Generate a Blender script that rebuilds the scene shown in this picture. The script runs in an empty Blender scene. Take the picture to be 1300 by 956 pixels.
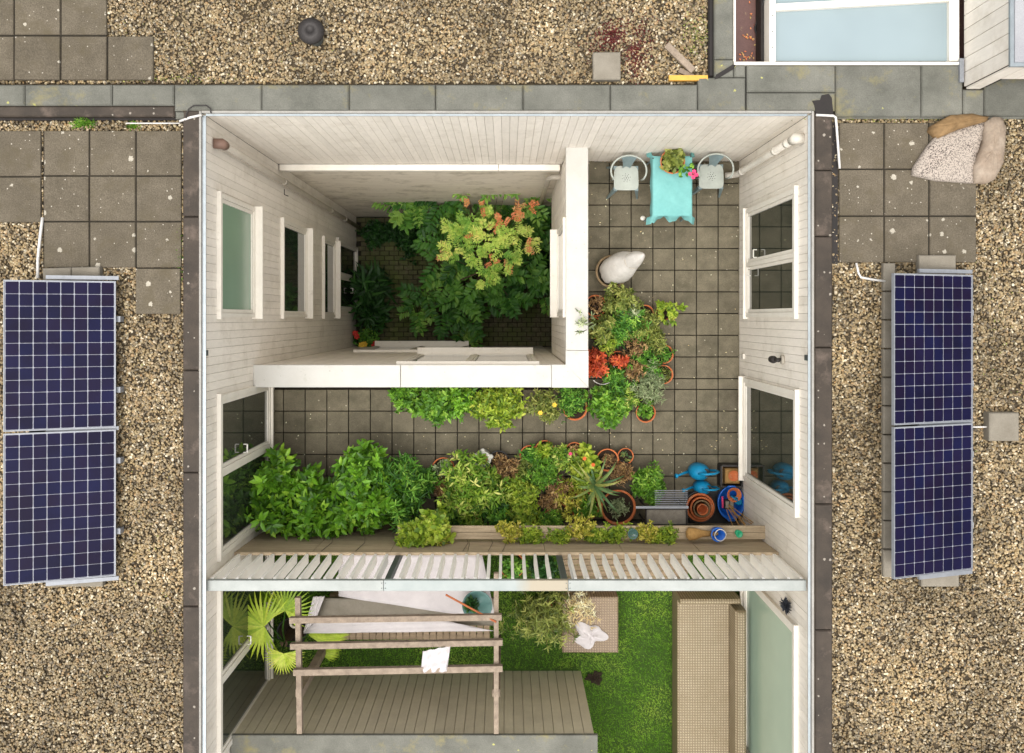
import bpy, math, random
import numpy as np
from mathutils import Vector, Matrix
random.seed(7)
S = bpy.context.scene
C = S.collection
R = math.radians
PI = math.pi
# ---------------------------------------------------------------- camera
F, D, CX, CY = 1140.0, 9.53, 643.0, 403.0        # focal length in photo pixels, camera height over the roof edge
cd = bpy.data.cameras.new('camera'); cam = bpy.data.objects.new('camera', cd); C.objects.link(cam)
cam.location = (0, 0, D); cam.rotation_euler = (0, 0, 0)
cd.sensor_fit = 'HORIZONTAL'; cd.sensor_width = 36.0; cd.lens = F / 1300 * 36.0
cd.shift_x = (650 - CX) / 1300; cd.shift_y = (CY - 478) / 1300
cd.clip_start = 0.1; cd.clip_end = 500
S.camera = cam
# ---------------------------------------------------------------- overcast sky
SUN_EL, SUN_AZ = R(76), R(205)
w = bpy.data.worlds.new('World'); S.world = w; w.use_nodes = True
nt = w.node_tree; nt.nodes.clear()
sky = nt.nodes.new('ShaderNodeTexSky'); sky.sky_type = 'NISHITA'; sky.sun_disc = False
sky.sun_elevation = SUN_EL; sky.sun_rotation = SUN_AZ; sky.dust_density = 4.0; sky.air_density = 1.0
hs = nt.nodes.new('ShaderNodeHueSaturation'); hs.inputs['Saturation'].default_value = 0.12
bg = nt.nodes.new('ShaderNodeBackground'); bg.inputs['Strength'].default_value = 0.15
ow = nt.nodes.new('ShaderNodeOutputWorld')
nt.links.new(sky.outputs[0], hs.inputs['Color']); nt.links.new(hs.outputs[0], bg.inputs[0]); nt.links.new(bg.outputs[0], ow.inputs[0])
sd = bpy.data.lights.new('sun', 'SUN'); sd.energy = 1.2; sd.angle = R(65); sd.color = (1, .94, .86)
sun = bpy.data.objects.new('sun', sd); C.objects.link(sun)
# direction towards the sun: azimuth clockwise from +Y
sv = Vector((math.sin(SUN_AZ) * math.cos(SUN_EL), math.cos(SUN_AZ) * math.cos(SUN_EL), math.sin(SUN_EL)))
sun.rotation_euler = sv.to_track_quat('Z', 'Y').to_euler(); sun.location = sv * 30
S.view_settings.view_transform = 'Standard'; S.view_settings.look = 'None'
S.view_settings.exposure = 0.92; S.view_settings.gamma = 1.0

# ---------------------------------------------------------------- helpers
def W(px, py, z=0.0):
    k = (D - z) / F
    return ((px - CX) * k, -(py - CY) * k)
def lin(c):
    return tuple(((v / 255) / 12.92 if v / 255 <= .04045 else ((v / 255 + .055) / 1.055) ** 2.4) for v in c)
class MB:
    def __init__(s): s.v = []; s.f = []
    def add(s, vs, fs):
        n = len(s.v); s.v += [tuple(v) for v in vs]; s.f += [tuple(i + n for i in f) for f in fs]; return s
    def box(s, x0, x1, y0, y1, z0, z1, ch=0.0):
        if x0 > x1: x0, x1 = x1, x0
        if y0 > y1: y0, y1 = y1, y0
        if z0 > z1: z0, z1 = z1, z0
        if ch <= 0:
            return s.add([(x0,y0,z0),(x1,y0,z0),(x1,y1,z0),(x0,y1,z0),(x0,y0,z1),(x1,y0,z1),(x1,y1,z1),(x0,y1,z1)],
                  [(3,2,1,0),(4,5,6,7),(0,1,5,4),(1,2,6,5),(2,3,7,6),(3,0,4,7)])
        c = ch
        return s.add([(x0,y0,z0),(x1,y0,z0),(x1,y1,z0),(x0,y1,z0),(x0,y0,z1-c),(x1,y0,z1-c),(x1,y1,z1-c),(x0,y1,z1-c),
                      (x0+c,y0+c,z1),(x1-c,y0+c,z1),(x1-c,y1-c,z1),(x0+c,y1-c,z1)],
                  [(3,2,1,0),(0,1,5,4),(1,2,6,5),(2,3,7,6),(3,0,4,7),(4,5,9,8),(5,6,10,9),(6,7,11,10),(7,4,8,11),(8,9,10,11)])
    def prism(s, pts, z0, z1):
        a = sum(pts[i][0]*pts[(i+1)%len(pts)][1]-pts[(i+1)%len(pts)][0]*pts[i][1] for i in range(len(pts)))
        if a < 0: pts = pts[::-1]
        n = len(pts)
        return s.add([(p[0],p[1],z0) for p in pts]+[(p[0],p[1],z1) for p in pts],
                     [tuple(range(n))[::-1], tuple(range(n,2*n))]+[(i,(i+1)%n,n+(i+1)%n,n+i) for i in range(n)])
    def lathe(s, prof, x=0, y=0, z=0, n=20, sx=1, sy=1):
        vs = []; fs = []
        for r, h in prof:
            for i in range(n):
                a = 2*PI*i/n; vs.append((x+r*math.cos(a)*sx, y+r*math.sin(a)*sy, z+h))
        for j in range(len(prof)-1):
            for i in range(n):
                fs.append((j*n+i, j*n+(i+1)%n, (j+1)*n+(i+1)%n, (j+1)*n+i))
        return s.add(vs, fs)
    def disc(s, x, y, z, r, n=20):
        return s.add([(x+r*math.cos(2*PI*i/n), y+r*math.sin(2*PI*i/n), z) for i in range(n)], [tuple(range(n))])
    def tube(s, pts, r, n=6, closed=False):
        P = [Vector(p) for p in pts]; m = len(P); vs = []; fs = []
        rr = r if isinstance(r, (list, tuple)) else [r]*m
        u = None
        for i, p in enumerate(P):
            if closed: t = (P[(i+1)%m]-P[i-1])
            else: t = P[min(i+1,m-1)]-P[max(i-1,0)]
            if t.length < 1e-9: t = Vector((0,0,1))
            t.normalize()
            if u is None:
                u = t.orthogonal().normalized()
            else:
                u = (u - t*u.dot(t))
                u = u.normalized() if u.length > 1e-6 else t.orthogonal().normalized()
            b = t.cross(u)
            for k in range(n):
                a = 2*PI*k/n; vs.append(p+(u*math.cos(a)+b*math.sin(a))*rr[i])
        for i in range(m if closed else m-1):
            j = (i+1)%m
            for k in range(n): fs.append((i*n+k, i*n+(k+1)%n, j*n+(k+1)%n, j*n+k))
        if not closed: fs += [tuple(range(n))[::-1], tuple(range((m-1)*n, m*n))]
        return s.add(vs, fs)
    def bar(s, a, b, wd, th):                       # rectangular bar between two points
        a = Vector(a); b = Vector(b); t = (b-a).normalized()
        up = Vector((0,0,1)) if abs(t.z) < .9 else Vector((1,0,0))
        x = t.cross(up).normalized(); y = x.cross(t)
        vs = []
        for p in (a, b):
            for i, j in ((-1,-1),(1,-1),(1,1),(-1,1)): vs.append(p+x*i*wd/2+y*j*th/2)
        return s.add(vs, [(0,1,2,3),(7,6,5,4),(0,4,5,1),(1,5,6,2),(2,6,7,3),(3,7,4,0)])
    def ball(s, x, y, z, rx, ry=None, rz=None, n=14, m=8):
        ry = ry or rx; rz = rz or rx
        pr = [(math.sin(PI*j/m)*1.0+1e-4, -math.cos(PI*j/m)) for j in range(m+1)]
        k = len(s.v); s.lathe([(p[0], p[1]*rz) for p in pr], x, y, z, n, rx, ry); return s
    def mesh(s, name, mt=None, off=(0,0,0), smooth=False):
        me = bpy.data.meshes.new(name)
        me.from_pydata([(v[0]-off[0], v[1]-off[1], v[2]-off[2]) for v in s.v], [], s.f)
        if mt: me.materials.append(mt)
        if smooth: me.shade_smooth()
        me.update(); return me
    def build(s, name, mt, parent=None, smooth=False, local=False, **kw):
        off = (0,0,0) if (parent is None or local) else wl(parent)
        o = bpy.data.objects.new(name, s.mesh(name, mt, off, smooth)); C.objects.link(o)
        if parent is not None: o.parent = parent
        tag(o, **kw); return o
def wl(o):
    v = Vector(o.location)
    while o.parent: o = o.parent; v += Vector(o.location)
    return tuple(v)
def tag(o, label=None, cat=None, group=None, kind=None):
    if label: o['label'] = label
    if cat: o['category'] = cat
    if group: o['group'] = group
    if kind: o['kind'] = kind
    return o
def root(name, loc, label=None, cat=None, group=None, kind=None):
    o = bpy.data.objects.new(name, None); o.empty_display_size = .1; C.objects.link(o); o.location = loc
    return tag(o, label, cat, group, kind)
def inst(name, me, parent, loc, scale=(1,1,1), rot=(0,0,0), local=False):
    o = bpy.data.objects.new(name, me); C.objects.link(o)
    if parent is not None:
        o.parent = parent
        if not local:
            q = wl(parent); loc = (loc[0]-q[0], loc[1]-q[1], loc[2]-q[2])
    o.location = loc; o.scale = scale; o.rotation_euler = rot; return o
def copy_tree(o, parent=None):
    c = o.copy(); C.objects.link(c)
    if parent: c.parent = parent
    for ch in o.children: copy_tree(ch, c)
    return c

# ---------------------------------------------------------------- materials
class NT:
    def __init__(s, name):
        s.m = bpy.data.materials.new(name); s.m.use_nodes = True; s.t = s.m.node_tree
        s.b = s.t.nodes['Principled BSDF']; s.pos = None
    def n(s, ty, **kw):
        x = s.t.nodes.new(ty)
        for k, v in kw.items():
            if k in x.inputs: x.inputs[k].default_value = v
            else: setattr(x, k, v)
        return x
    def l(s, a, b): s.t.links.new(a, b)
    def P(s):
        if s.pos is None: s.pos = s.n('ShaderNodeNewGeometry')
        return s.pos.outputs['Position']
    def vec(s, sc=(1,1,1), loc=(0,0,0)):
        mp = s.n('ShaderNodeMapping'); mp.inputs['Scale'].default_value = sc; mp.inputs['Location'].default_value = loc
        s.l(s.P(), mp.inputs['Vector']); return mp.outputs[0]
    def noise(s, scale, detail=4, rough=.6, sc=(1,1,1), loc=(0,0,0)):
        x = s.n('ShaderNodeTexNoise'); x.inputs['Scale'].default_value = scale; x.inputs['Detail'].default_value = detail
        x.inputs['Roughness'].default_value = rough
        s.l(s.vec(sc, loc), x.inputs['Vector']); return x.outputs['Fac']
    def ramp(s, fac, stops, interp='LINEAR'):
        x = s.n('ShaderNodeValToRGB'); cr = x.color_ramp; cr.interpolation = interp
        while len(cr.elements) < len(stops): cr.elements.new(.5)
        for e, (p, c) in zip(cr.elements, stops):
            e.position = p; e.color = (*c, 1) if len(c) == 3 else c
        s.l(fac, x.inputs[0]); return x.outputs[0]
    def mix(s, fac, a, b, bt='MIX'):
        x = s.n('ShaderNodeMix', data_type='RGBA', blend_type=bt)
        for v, i in ((fac, 0), (a, 6), (b, 7)):
            if isinstance(v, bpy.types.NodeSocket): s.l(v, x.inputs[i])
            elif i == 0: x.inputs[0].default_value = v
            else: x.inputs[i].default_value = (*v, 1)
        return x.outputs[2]
    def math(s, op, a, b=0.0, clamp=False):
        x = s.n('ShaderNodeMath', operation=op); x.use_clamp = clamp
        for v, i in ((a, 0), (b, 1)):
            if isinstance(v, bpy.types.NodeSocket): s.l(v, x.inputs[i])
            else: x.inputs[i].default_value = v
        return x.outputs[0]
    def objrand(s): return s.n('ShaderNodeObjectInfo').outputs['Random']
    def bump(s, h, st=.3, dist=.01):
        x = s.n('ShaderNodeBump'); x.inputs['Strength'].default_value = st; x.inputs['Distance'].default_value = dist
        s.l(h, x.inputs['Height']); s.l(x.outputs[0], s.b.inputs['Normal'])
G = lambda v: (v, v, v)
def pm(name, c1, c2=None, scale=6, rough=.8, var=.0, bump=.0, bscale=80, metal=0, sc=(1,1,1), spots=None, stain=None, spec=.3, fine=.25):
    """general procedural surface: two-tone noise, per-object variation, fine grain, optional lichen spots and stains (sRGB 0-255)"""
    t = NT(name); c1 = lin(c1); c2 = lin(c2) if c2 else tuple(v*.75 for v in c1)
    f = t.ramp(t.noise(scale, 5, .65, sc), [(.3, G(0)), (.7, G(1))])
    col = t.mix(f, c1, c2)
    if fine:
        g = t.ramp(t.noise(bscale, 3, .7, sc, (3,1,7)), [(.25, G(1-fine)), (.75, G(1+fine*.3))])
        col = t.mix(1.0, col, g, 'MULTIPLY')
    if stain:
        sc_, lo, hi, cc = stain
        col = t.mix(t.ramp(t.noise(sc_, 6, .7, loc=(11,5,2)), [(lo, G(0)), (hi, G(1))]), col, lin(cc))
    if spots:
        for (vs, rad, thr, cc) in spots:
            v = t.n('ShaderNodeTexVoronoi'); v.inputs['Scale'].default_value = vs; v.voronoi_dimensions = '2D'
            t.l(t.vec(), v.inputs['Vector'])
            sep = t.n('ShaderNodeSeparateColor'); t.l(v.outputs['Color'], sep.inputs[0])
            nz = t.math('MULTIPLY', t.noise(60, 2), .25)
            dd = t.math('ADD', v.outputs['Distance'], nz)
            rr = t.math('MULTIPLY', sep.outputs[1], rad)
            a = t.math('LESS_THAN', dd, t.math('ADD', rr, .12))
            b = t.math('GREATER_THAN', sep.outputs[0], thr)
            col = t.mix(t.math('MULTIPLY', t.math('MULTIPLY', a, b), .8), col, lin(cc))
    if var:
        r = t.objrand()
        r2 = t.math('ADD', t.math('MULTIPLY', r, 2*var), 1-var)
        hv = t.n('ShaderNodeHueSaturation'); t.l(r2, hv.inputs['Value']); t.l(col, hv.inputs['Color']); col = hv.outputs[0]
    t.l(col, t.b.inputs['Base Color'])
    t.b.inputs['Roughness'].default_value = rough; t.b.inputs['Metallic'].default_value = metal
    t.b.inputs['Specular IOR Level'].default_value = spec
    if bump: t.bump(t.noise(bscale, 4, .7, sc), bump)
    return t.m
def simple(name, c, rough=.5, metal=0, spec=.5, var=0):
    return pm(name, c, tuple(v*.9 for v in c), 9, rough, var=var, metal=metal, spec=spec, fine=.1, bscale=40)
M = {}
M['board'] = pm('painted_board', (240,232,220), (230,222,209), 3, .6, var=.05, sc=(1,1,.2), stain=(3,.52,.8,(204,194,178)), fine=.09, bscale=30)
M['trim'] = pm('white_painted_trim', (234,228,216), (224,217,204), 4, .5, fine=.06, stain=(9,.6,.85,(180,170,152)))
M['edgetrim'] = pm('dull_white_edge', (160,157,150), (140,137,130), 6, .6)
M['bluetrim'] = simple('blue_grey_metal_edge', (148,156,160), .4, .5)
M['render'] = pm('smooth_render', (232,223,206), (218,208,190), 2.5, .8, sc=(.6,1,3), stain=(3,.5,.8,(150,140,120)), fine=.08)
M['coping'] = pm('white_coping_metal', (186,184,177), (178,175,167), 3, .45, fine=.05, stain=(6,.6,.8,(160,157,144)), spots=[(19,.12,.94,(128,124,112))])
M['felt'] = pm('brown_bitumen_felt', (73,64,55), (52,46,40), 3, .75, bump=.25, bscale=120, spots=[(16,.25,.93,(150,142,130))], stain=(4,.55,.8,(105,92,82)))
M['greyfelt'] = pm('grey_mineral_felt', (118,117,108), (92,92,84), 2.6, .9, var=.07, bump=.3, bscale=80, stain=(2.6,.56,.72,(128,120,84)), fine=.3, spots=[(7,.1,.93,(170,168,96)),(31,.1,.97,(60,56,50))])
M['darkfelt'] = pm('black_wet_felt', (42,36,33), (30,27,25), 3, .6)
M['paver'] = pm('concrete_paver', (110,101,86), (90,82,68), 4, .9, var=.07, bump=.35, bscale=75,
                spots=[(5.3,.16,.62,(172,165,150)),(21,.16,.9,(180,172,158))], stain=(4,.5,.7,(84,76,60)), fine=.55)
M['tile'] = pm('terrace_tile', (120,112,93), (94,88,72), 5, .85, var=.12, bump=.3, bscale=65,
               spots=[(13,.14,.9,(168,160,140))], stain=(3,.52,.72,(80,76,60)), fine=.35)
M['paver0'] = None
M['joint'] = pm('dark_joint_soil', (48,42,32), (30,28,22), 20, .95)
M['core'] = pm('board_groove', (168,156,140), (148,137,122), 10, .9)
M['bed'] = pm('dark_gravel_bed', (80,69,52), (56,48,36), 30, .95, bump=.5)
M['fencewood'] = pm('weathered_fence_wood', (196,176,146), (158,140,114), 5, .85, var=.1, sc=(.6,6,12), bump=.3, bscale=60, fine=.35)
M['wood'] = pm('weathered_wood', (158,138,112), (124,108,88), 5, .85, var=.1, sc=(.6,6,12), bump=.3, bscale=60, fine=.35)
M['greywood'] = pm('silvered_beam_wood', (158,142,124), (122,108,94), 6, .85, var=.06, sc=(2,2,2), bump=.3, bscale=50, fine=.3)
M['white_slat'] = pm('white_painted_slat', (247,243,234), (242,236,226), 6, .55, var=.04, fine=.05)
M['zinc'] = pm('zinc_beam_metal', (154,157,153), (138,142,138), 4, .5, metal=.15, fine=.08, stain=(1.4,.62,.8,(190,168,128)))
t = NT('ochre_stained_zinc'); sx_ = t.n('ShaderNodeSeparateXYZ'); t.l(t.P(), sx_.inputs[0])
f_ = t.math('ADD', sx_.outputs[0], t.math('MULTIPLY', t.noise(5, 4), .25))
c_ = t.mix(t.ramp(f_, [(.22, G(0)), (.42, G(1))]), t.ramp(t.noise(4, 4), [(.3, lin((150,156,153))), (.7, lin((134,142,139)))]), lin((150,140,120)))
t.l(c_, t.b.inputs['Base Color']); t.b.inputs['Roughness'].default_value = .55; M['zincstain'] = t.m
M['steel'] = pm('dark_grey_steel', (96,102,102), (74,80,80), 5, .5, metal=.3)
M['black'] = simple('black_plastic', (26,26,26), .5)
M['pipe'] = pm('grey_plastic_pipe', (178,170,156), (160,152,138), 4, .55, fine=.06)
M['pipew'] = pm('white_plastic_pipe', (216,210,198), (198,192,180), 4, .5, fine=.05)
M['brownplastic'] = simple('brown_outlet', (132,104,90), .6)
M['terra'] = pm('terracotta', (204,116,66), (178,98,60), 8, .8, var=.12, fine=.2, stain=(12,.55,.75,(176,150,120)))
M['soil'] = pm('dark_potting_soil', (52,40,28), (34,27,20), 40, .95, bump=.8, bscale=120)
M['aqua'] = pm('aqua_tablecloth', (118,176,173), (106,164,162), 5, .8, fine=.08, bump=.5, bscale=14)
M['chair'] = pm('pale_grey_enamel', (168,173,164), (150,155,147), 7, .4, fine=.06, stain=(20,.68,.8,(160,140,105)))
M['chairdark'] = simple('blue_grey_enamel', (120,138,140), .45)
M['fleece'] = pm('white_fleece', (204,200,193), (186,181,173), 5, .9, fine=.1, bump=.6, bscale=16, stain=(7,.55,.8,(160,150,136)))
M['sail'] = pm('white_sail_cloth', (196,190,189), (180,174,174), 4, .8, fine=.05)
M['blue'] = pm('blue_plastic', (22,146,192), (20,128,172), 14, .4, fine=.15)
M['blue2'] = simple('cobalt_plastic', (30,104,200), .35)
M['brick'] = pm('mossy_paving_brick', (112,104,80), (76,76,54), 10, .9, var=.18, fine=.4, stain=(2.2,.42,.62,(84,92,48)))
M['wicker'] = None
M['wire'] = simple('white_cable', (214,210,204), .5)
M['iron'] = simple('dark_iron', (56,52,50), .6, .4)
M['ash'] = pm('grey_ash_tray', (150,143,130), (128,120,108), 12, .7, metal=.3)
M['straw'] = pm('tan_straw', (186,146,88), (158,120,70), 12, .9, sc=(4,1,4), bump=.3)
M['greenp'] = simple('green_plastic', (40,170,120), .4)
M['teal'] = simple('teal_glass', (84,118,112), .15)
M['rust'] = simple('rusty_rod', (166,92,50), .8)
M['orange'] = simple('yellow_painted_timber', (214,160,62), .6)
M['redmoss'] = pm('red_leaf', (150,44,36), (110,34,28), 20, .9, var=.2)
M['pink'] = simple('pink_petal', (226,72,120), .6)
M['orangepetal'] = simple('orange_petal', (226,110,50), .6)
M['yellowpetal'] = simple('yellow_petal', (232,190,60), .6)
M['redpetal'] = simple('red_petal', (206,52,40), .6)
M['bark'] = pm('bark', (96,78,58), (70,58,44), 20, .9)
M['alu2'] = pm('pale_sheet', (160,160,162), (146,146,150), 3, .6)
M['backsheet'] = simple('white_backsheet', (160,162,172), .5)
M['alu'] = simple('aluminium_frame', (142,145,150), .5, .3)
M['redroof'] = pm('red_brown_wet_membrane', (112,84,78), (92,66,62), 3, .35, stain=(6,.6,.7,(150,130,100)))
M['ceramic'] = simple('white_glazed_ceramic', (232,228,216), .2)
M['concrete'] = pm('pale_concrete', (138,131,118), (120,113,100), 5, .9, var=.06, bump=.3, bscale=120, fine=.2)
M['shed'] = pm('beige_shed_board', (206,196,170), (190,180,156), 3, .7, var=.05, fine=.1)

def glassm(name, c, rough=.04, ior=1.75):
    t = NT(name)
    col = t.ramp(t.noise(1.3, 2), [(.3, lin(c)), (.75, tuple(v*.9 for v in lin(c)))])
    t.l(col, t.b.inputs['Base Color']); t.b.inputs['Roughness'].default_value = rough; t.b.inputs['IOR'].default_value = ior
    t.b.inputs['Specular IOR Level'].default_value = .6
    return t.m
M['glass'] = glassm('dark_window_glass', (44,50,42))
M['greenglass'] = glassm('green_frosted_glass', (132,158,136), .25, 1.45)
M['paleglass'] = glassm('pale_green_glass', (176,200,180), .12, 1.5)
M['blueglass'] = glassm('pale_blue_frosted_pane', (138,152,156), .35, 1.25)
def cellm():
    t = NT('solar_cell'); r = t.objrand()
    c = t.ramp(r, [(0, lin((13,12,36))), (.5, lin((21,13,36))), (1, lin((12,14,44)))])
    wv = t.n('ShaderNodeTexWave', wave_type='BANDS', bands_direction='X'); wv.inputs['Scale'].default_value = 60
    t.l(t.P(), wv.inputs['Vector'])
    c = t.mix(t.ramp(t.noise(1.4, 4, .7), [(.4, G(0)), (.8, G(.35))]), c, lin((30,34,78)))
    t.l(c, t.b.inputs['Base Color']); t.b.inputs['Roughness'].default_value = .4; t.b.inputs['Specular IOR Level'].default_value = .06; t.b.inputs['Coat Weight'].default_value = .02
    t.b.inputs['Coat Roughness'].default_value = .05
    return t.m
M['cell'] = cellm()
def wickerm(name, a, b):
    t = NT(name)
    br = t.n('ShaderNodeTexChecker'); br.inputs['Scale'].default_value = 38
    t.l(t.vec(), br.inputs['Vector'])
    w1 = t.n('ShaderNodeTexWave', wave_type='BANDS', bands_direction='X'); w1.inputs['Scale'].default_value = 9; t.l(t.vec(), w1.inputs['Vector'])
    w2 = t.n('ShaderNodeTexWave', wave_type='BANDS', bands_direction='Y'); w2.inputs['Scale'].default_value = 9; t.l(t.vec(), w2.inputs['Vector'])
    h = t.math('MULTIPLY', w1.outputs['Fac'], w2.outputs['Fac'])
    n = t.noise(3, 4)
    c = t.mix(h, lin(b), lin(a)); c = t.mix(t.ramp(n, [(.4, G(0)), (.75, G(.5))]), c, lin((120,104,74)))
    t.l(c, t.b.inputs['Base Color']); t.b.inputs['Roughness'].default_value = .6
    t.bump(h, .6, .01)
    return t.m
M['wicker'] = wickerm('woven_wicker', (182,168,140), (120,106,82))
M['wicker2'] = wickerm('woven_wicker_brown', (166,148,126), (116,98,80))
def pebblem(name, stops):
    t = NT(name); r = t.objrand()
    c = t.ramp(r, stops)
    c = t.mix(1, c, t.ramp(t.noise(.9, 4, .65), [(.34, (.56,.52,.42)), (.5, (.96,.92,.83)), (.66, (1.25,1.18,1.02))]), 'MULTIPLY')
    c = t.mix(t.ramp(t.noise(90, 3), [(.5, G(0)), (.8, G(.4))]), c, lin((96,78,52)))
    t.l(c, t.b.inputs['Base Color']); t.b.inputs['Roughness'].default_value = .5
    return t.m
PB = [(0, lin((60,54,44))), (.15, lin((98,86,66))), (.3, lin((134,117,88))), (.42, lin((110,102,87))), (.55, lin((148,132,100))),
      (.68, lin((124,105,74))), (.78, lin((164,153,127))), (.88, lin((142,114,76))), (.95, lin((206,198,180))), (1, lin((104,98,86)))]
M['pebble'] = pebblem('river_pebbles', PB)
def leafm(name, cols, rough=.5, trans=.3, g=1.3):
    cols = [tuple(min(236, v*g) for v in c) for c in cols]
    t = NT(name)
    at = t.n('ShaderNodeAttribute', attribute_name='tint')
    n = len(cols)
    c = t.ramp(at.outputs['Fac'], [(i/(n-1), lin(cc)) for i, cc in enumerate(cols)])
    c = t.mix(1, c, t.ramp(t.noise(35, 2), [(.3, G(.8)), (.7, G(1.1))]), 'MULTIPLY')
    t.l(c, t.b.inputs['Base Color']); t.b.inputs['Roughness'].default_value = rough
    t.b.inputs['Specular IOR Level'].default_value = .35
    tr = t.n('ShaderNodeBsdfTranslucent'); t.l(c, tr.inputs[0])
    ms = t.n('ShaderNodeMixShader'); ms.inputs[0].default_value = trans
    t.l(t.b.outputs[0], ms.inputs[1]); t.l(tr.outputs[0], ms.inputs[2])
    t.l(ms.outputs[0], t.t.nodes['Material Output'].inputs[0])
    return t.m
L = {
 'bright': leafm('bright_glossy_leaf', [(44,74,18),(70,108,26),(94,134,36),(126,158,52)], .4),
 'mid': leafm('mid_green_leaf', [(34,64,20),(56,96,30),(84,126,42),(120,150,60)]),
 'lime': leafm('lime_leaf', [(66,88,26),(96,118,32),(126,142,44),(158,164,70)]),
 'fresh': leafm('fresh_green_leaf', [(46,76,22),(66,102,28),(90,128,38),(122,150,58)]),
 'varieg': leafm('variegated_leaf', [(52,80,24),(84,116,34),(122,142,52),(174,174,100)]),
 'yellow': leafm('yellow_leaf', [(96,100,34),(130,130,44),(158,150,60),(178,166,90)]),
 'dark': leafm('dark_leaf', [(30,66,26),(44,92,34),(60,116,44),(84,138,56)], g=.8),
 'pit': leafm('shaded_compound_leaf', [(38,78,26),(58,106,36),(88,136,48),(132,168,72)], g=1.05),
 'pityellow': leafm('yellow_compound_leaf', [(92,132,52),(126,154,62),(162,176,84),(184,174,96)]),
 'pitorange': leafm('orange_berry_leaf', [(176,96,62),(186,112,72),(176,130,84),(150,140,82)]),
 'red': leafm('red_leaf_cluster', [(110,42,24),(150,58,32),(168,74,42),(172,100,56)]),
 'grey': leafm('grey_green_leaf', [(74,84,58),(100,112,78),(132,142,106),(160,166,132)]),
 'olive': leafm('olive_leaf', [(58,70,28),(88,98,42),(116,122,58),(140,140,80)]),
 'brown': leafm('withered_leaf', [(70,52,36),(104,80,52),(140,112,72),(168,144,100)]),
 'succ': leafm('aloe_leaf', [(66,92,58),(84,108,68),(100,118,66),(134,134,72)]),
 'palm': leafm('palm_leaf', [(80,106,28),(112,136,34),(144,158,48),(164,168,76)]),
 'cane': leafm('dry_cane_leaf', [(150,130,92),(176,158,116),(190,176,140),(204,192,160)]),
}
# ---------------------------------------------------------------- leaves (numpy)
T_OVAL = (np.array([(0,0,0),(-.36,.3,.08),(0,.3,0),(.36,.3,.08),(-.34,.66,.06),(0,.66,-.02),(.34,.66,.06),(0,1,-.1)], float),
          [(0,2,1),(0,3,2),(1,2,5,4),(2,3,6,5),(4,5,7),(5,6,7)])
T_DIA = (np.array([(0,0,0),(-.5,.5,.08),(0,.5,-.03),(.5,.5,.08),(0,1,-.06)], float), [(0,2,4,1),(0,3,4,2)])
T_BLADE = (np.array([(-.5,0,0),(.5,0,0),(-.42,.5,.06),(.42,.5,.06),(0,1,-.12)], float), [(0,1,3,2),(2,3,4)])
def norm(a): return a / np.maximum(np.linalg.norm(a, axis=1, keepdims=True), 1e-9)
class Leaves:
    def __init__(s, seed=1): s.V = []; s.Fc = []; s.T = []; s.nv = 0; s.rng = np.random.default_rng(seed)
    def add(s, pos, direc, length, aspect=.5, tmpl=T_OVAL, tint=None, upbias=1.0):
        pos = np.atleast_2d(np.asarray(pos, float)); n = len(pos); rng = s.rng
        y = norm(np.asarray(direc, float) + 1e-6)
        up = np.tile([0, 0, 1.0], (n, 1))*upbias + rng.normal(0, .35, (n, 3))
        x = norm(np.cross(y, up)); z = np.cross(x, y)
        ln = np.broadcast_to(np.asarray(length, float), (n,))
        tv, tf = tmpl; k = len(tv)
        v = (pos[:, None, :] + x[:, None, :]*(tv[None, :, 0:1]*aspect*ln[:, None, None]) + y[:, None, :]*(tv[None, :, 1:2]*ln[:, None, None])
             + z[:, None, :]*(tv[None, :, 2:3]*ln[:, None, None]))
        s.V.append(v.reshape(-1, 3))
        t = rng.random(n) if tint is None else np.clip(np.broadcast_to(tint, (n,)) + rng.normal(0, .12, n), 0, 1)
        s.T.append(np.repeat(t, k))
        base = s.nv + np.arange(n)*k
        for f in tf: s.Fc.append((base[:, None] + np.array(f)[None, :]))
        s.nv += n*k
    def build(s, name, mt, parent=None, **kw):
        V = np.concatenate(s.V); T = np.concatenate(s.T)
        off = np.array(wl(parent)) if parent is not None else np.zeros(3)
        me = bpy.data.meshes.new(name)
        loops = np.concatenate([f.ravel() for f in s.Fc]); tot = np.concatenate([np.full(len(f), f.shape[1]) for f in s.Fc])
        st = np.concatenate([[0], np.cumsum(tot)[:-1]])
        me.vertices.add(len(V)); me.vertices.foreach_set('co', (V-off).astype(np.float32).ravel())
        me.loops.add(len(loops)); me.loops.foreach_set('vertex_index', loops.astype(np.int32))
        me.polygons.add(len(tot)); me.polygons.foreach_set('loop_start', st.astype(np.int32)); me.polygons.foreach_set('loop_total', tot.astype(np.int32))
        a = me.attributes.new('tint', 'FLOAT', 'POINT'); a.data.foreach_set('value', T.astype(np.float32))
        me.update(calc_edges=True); me.materials.append(mt)
        o = bpy.data.objects.new(name, me); C.objects.link(o)
        if parent is not None: o.parent = parent
        return tag(o, **kw)
def dome_pts(rng, n, c, r, h, low=.15, fill=.25):
    """points spread in the outer shell of a lumpy dome and the directions away from its base"""
    ph = rng.random(n)*2*PI; ct = low + (1-low)*rng.random(n)**.8; st = np.sqrt(1-ct**2)
    lump = 1 + .15*np.sin(3*ph+c[0]*9) + .13*np.sin(5*ph+c[1]*13) + .08*np.sin(9*ph+c[0]*5) + rng.normal(0, .07, n) + (rng.random(n) < .07)*rng.random(n)*.35
    q = (1-fill*rng.random(n))*lump
    d = np.stack([np.cos(ph)*st, np.sin(ph)*st, ct], 1)
    p = np.array(c) + d*np.array([r, r, h])*q[:, None]
    return p, norm(d*np.array([1,1,.9]) + rng.normal(0, .18, (n, 3)))
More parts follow.
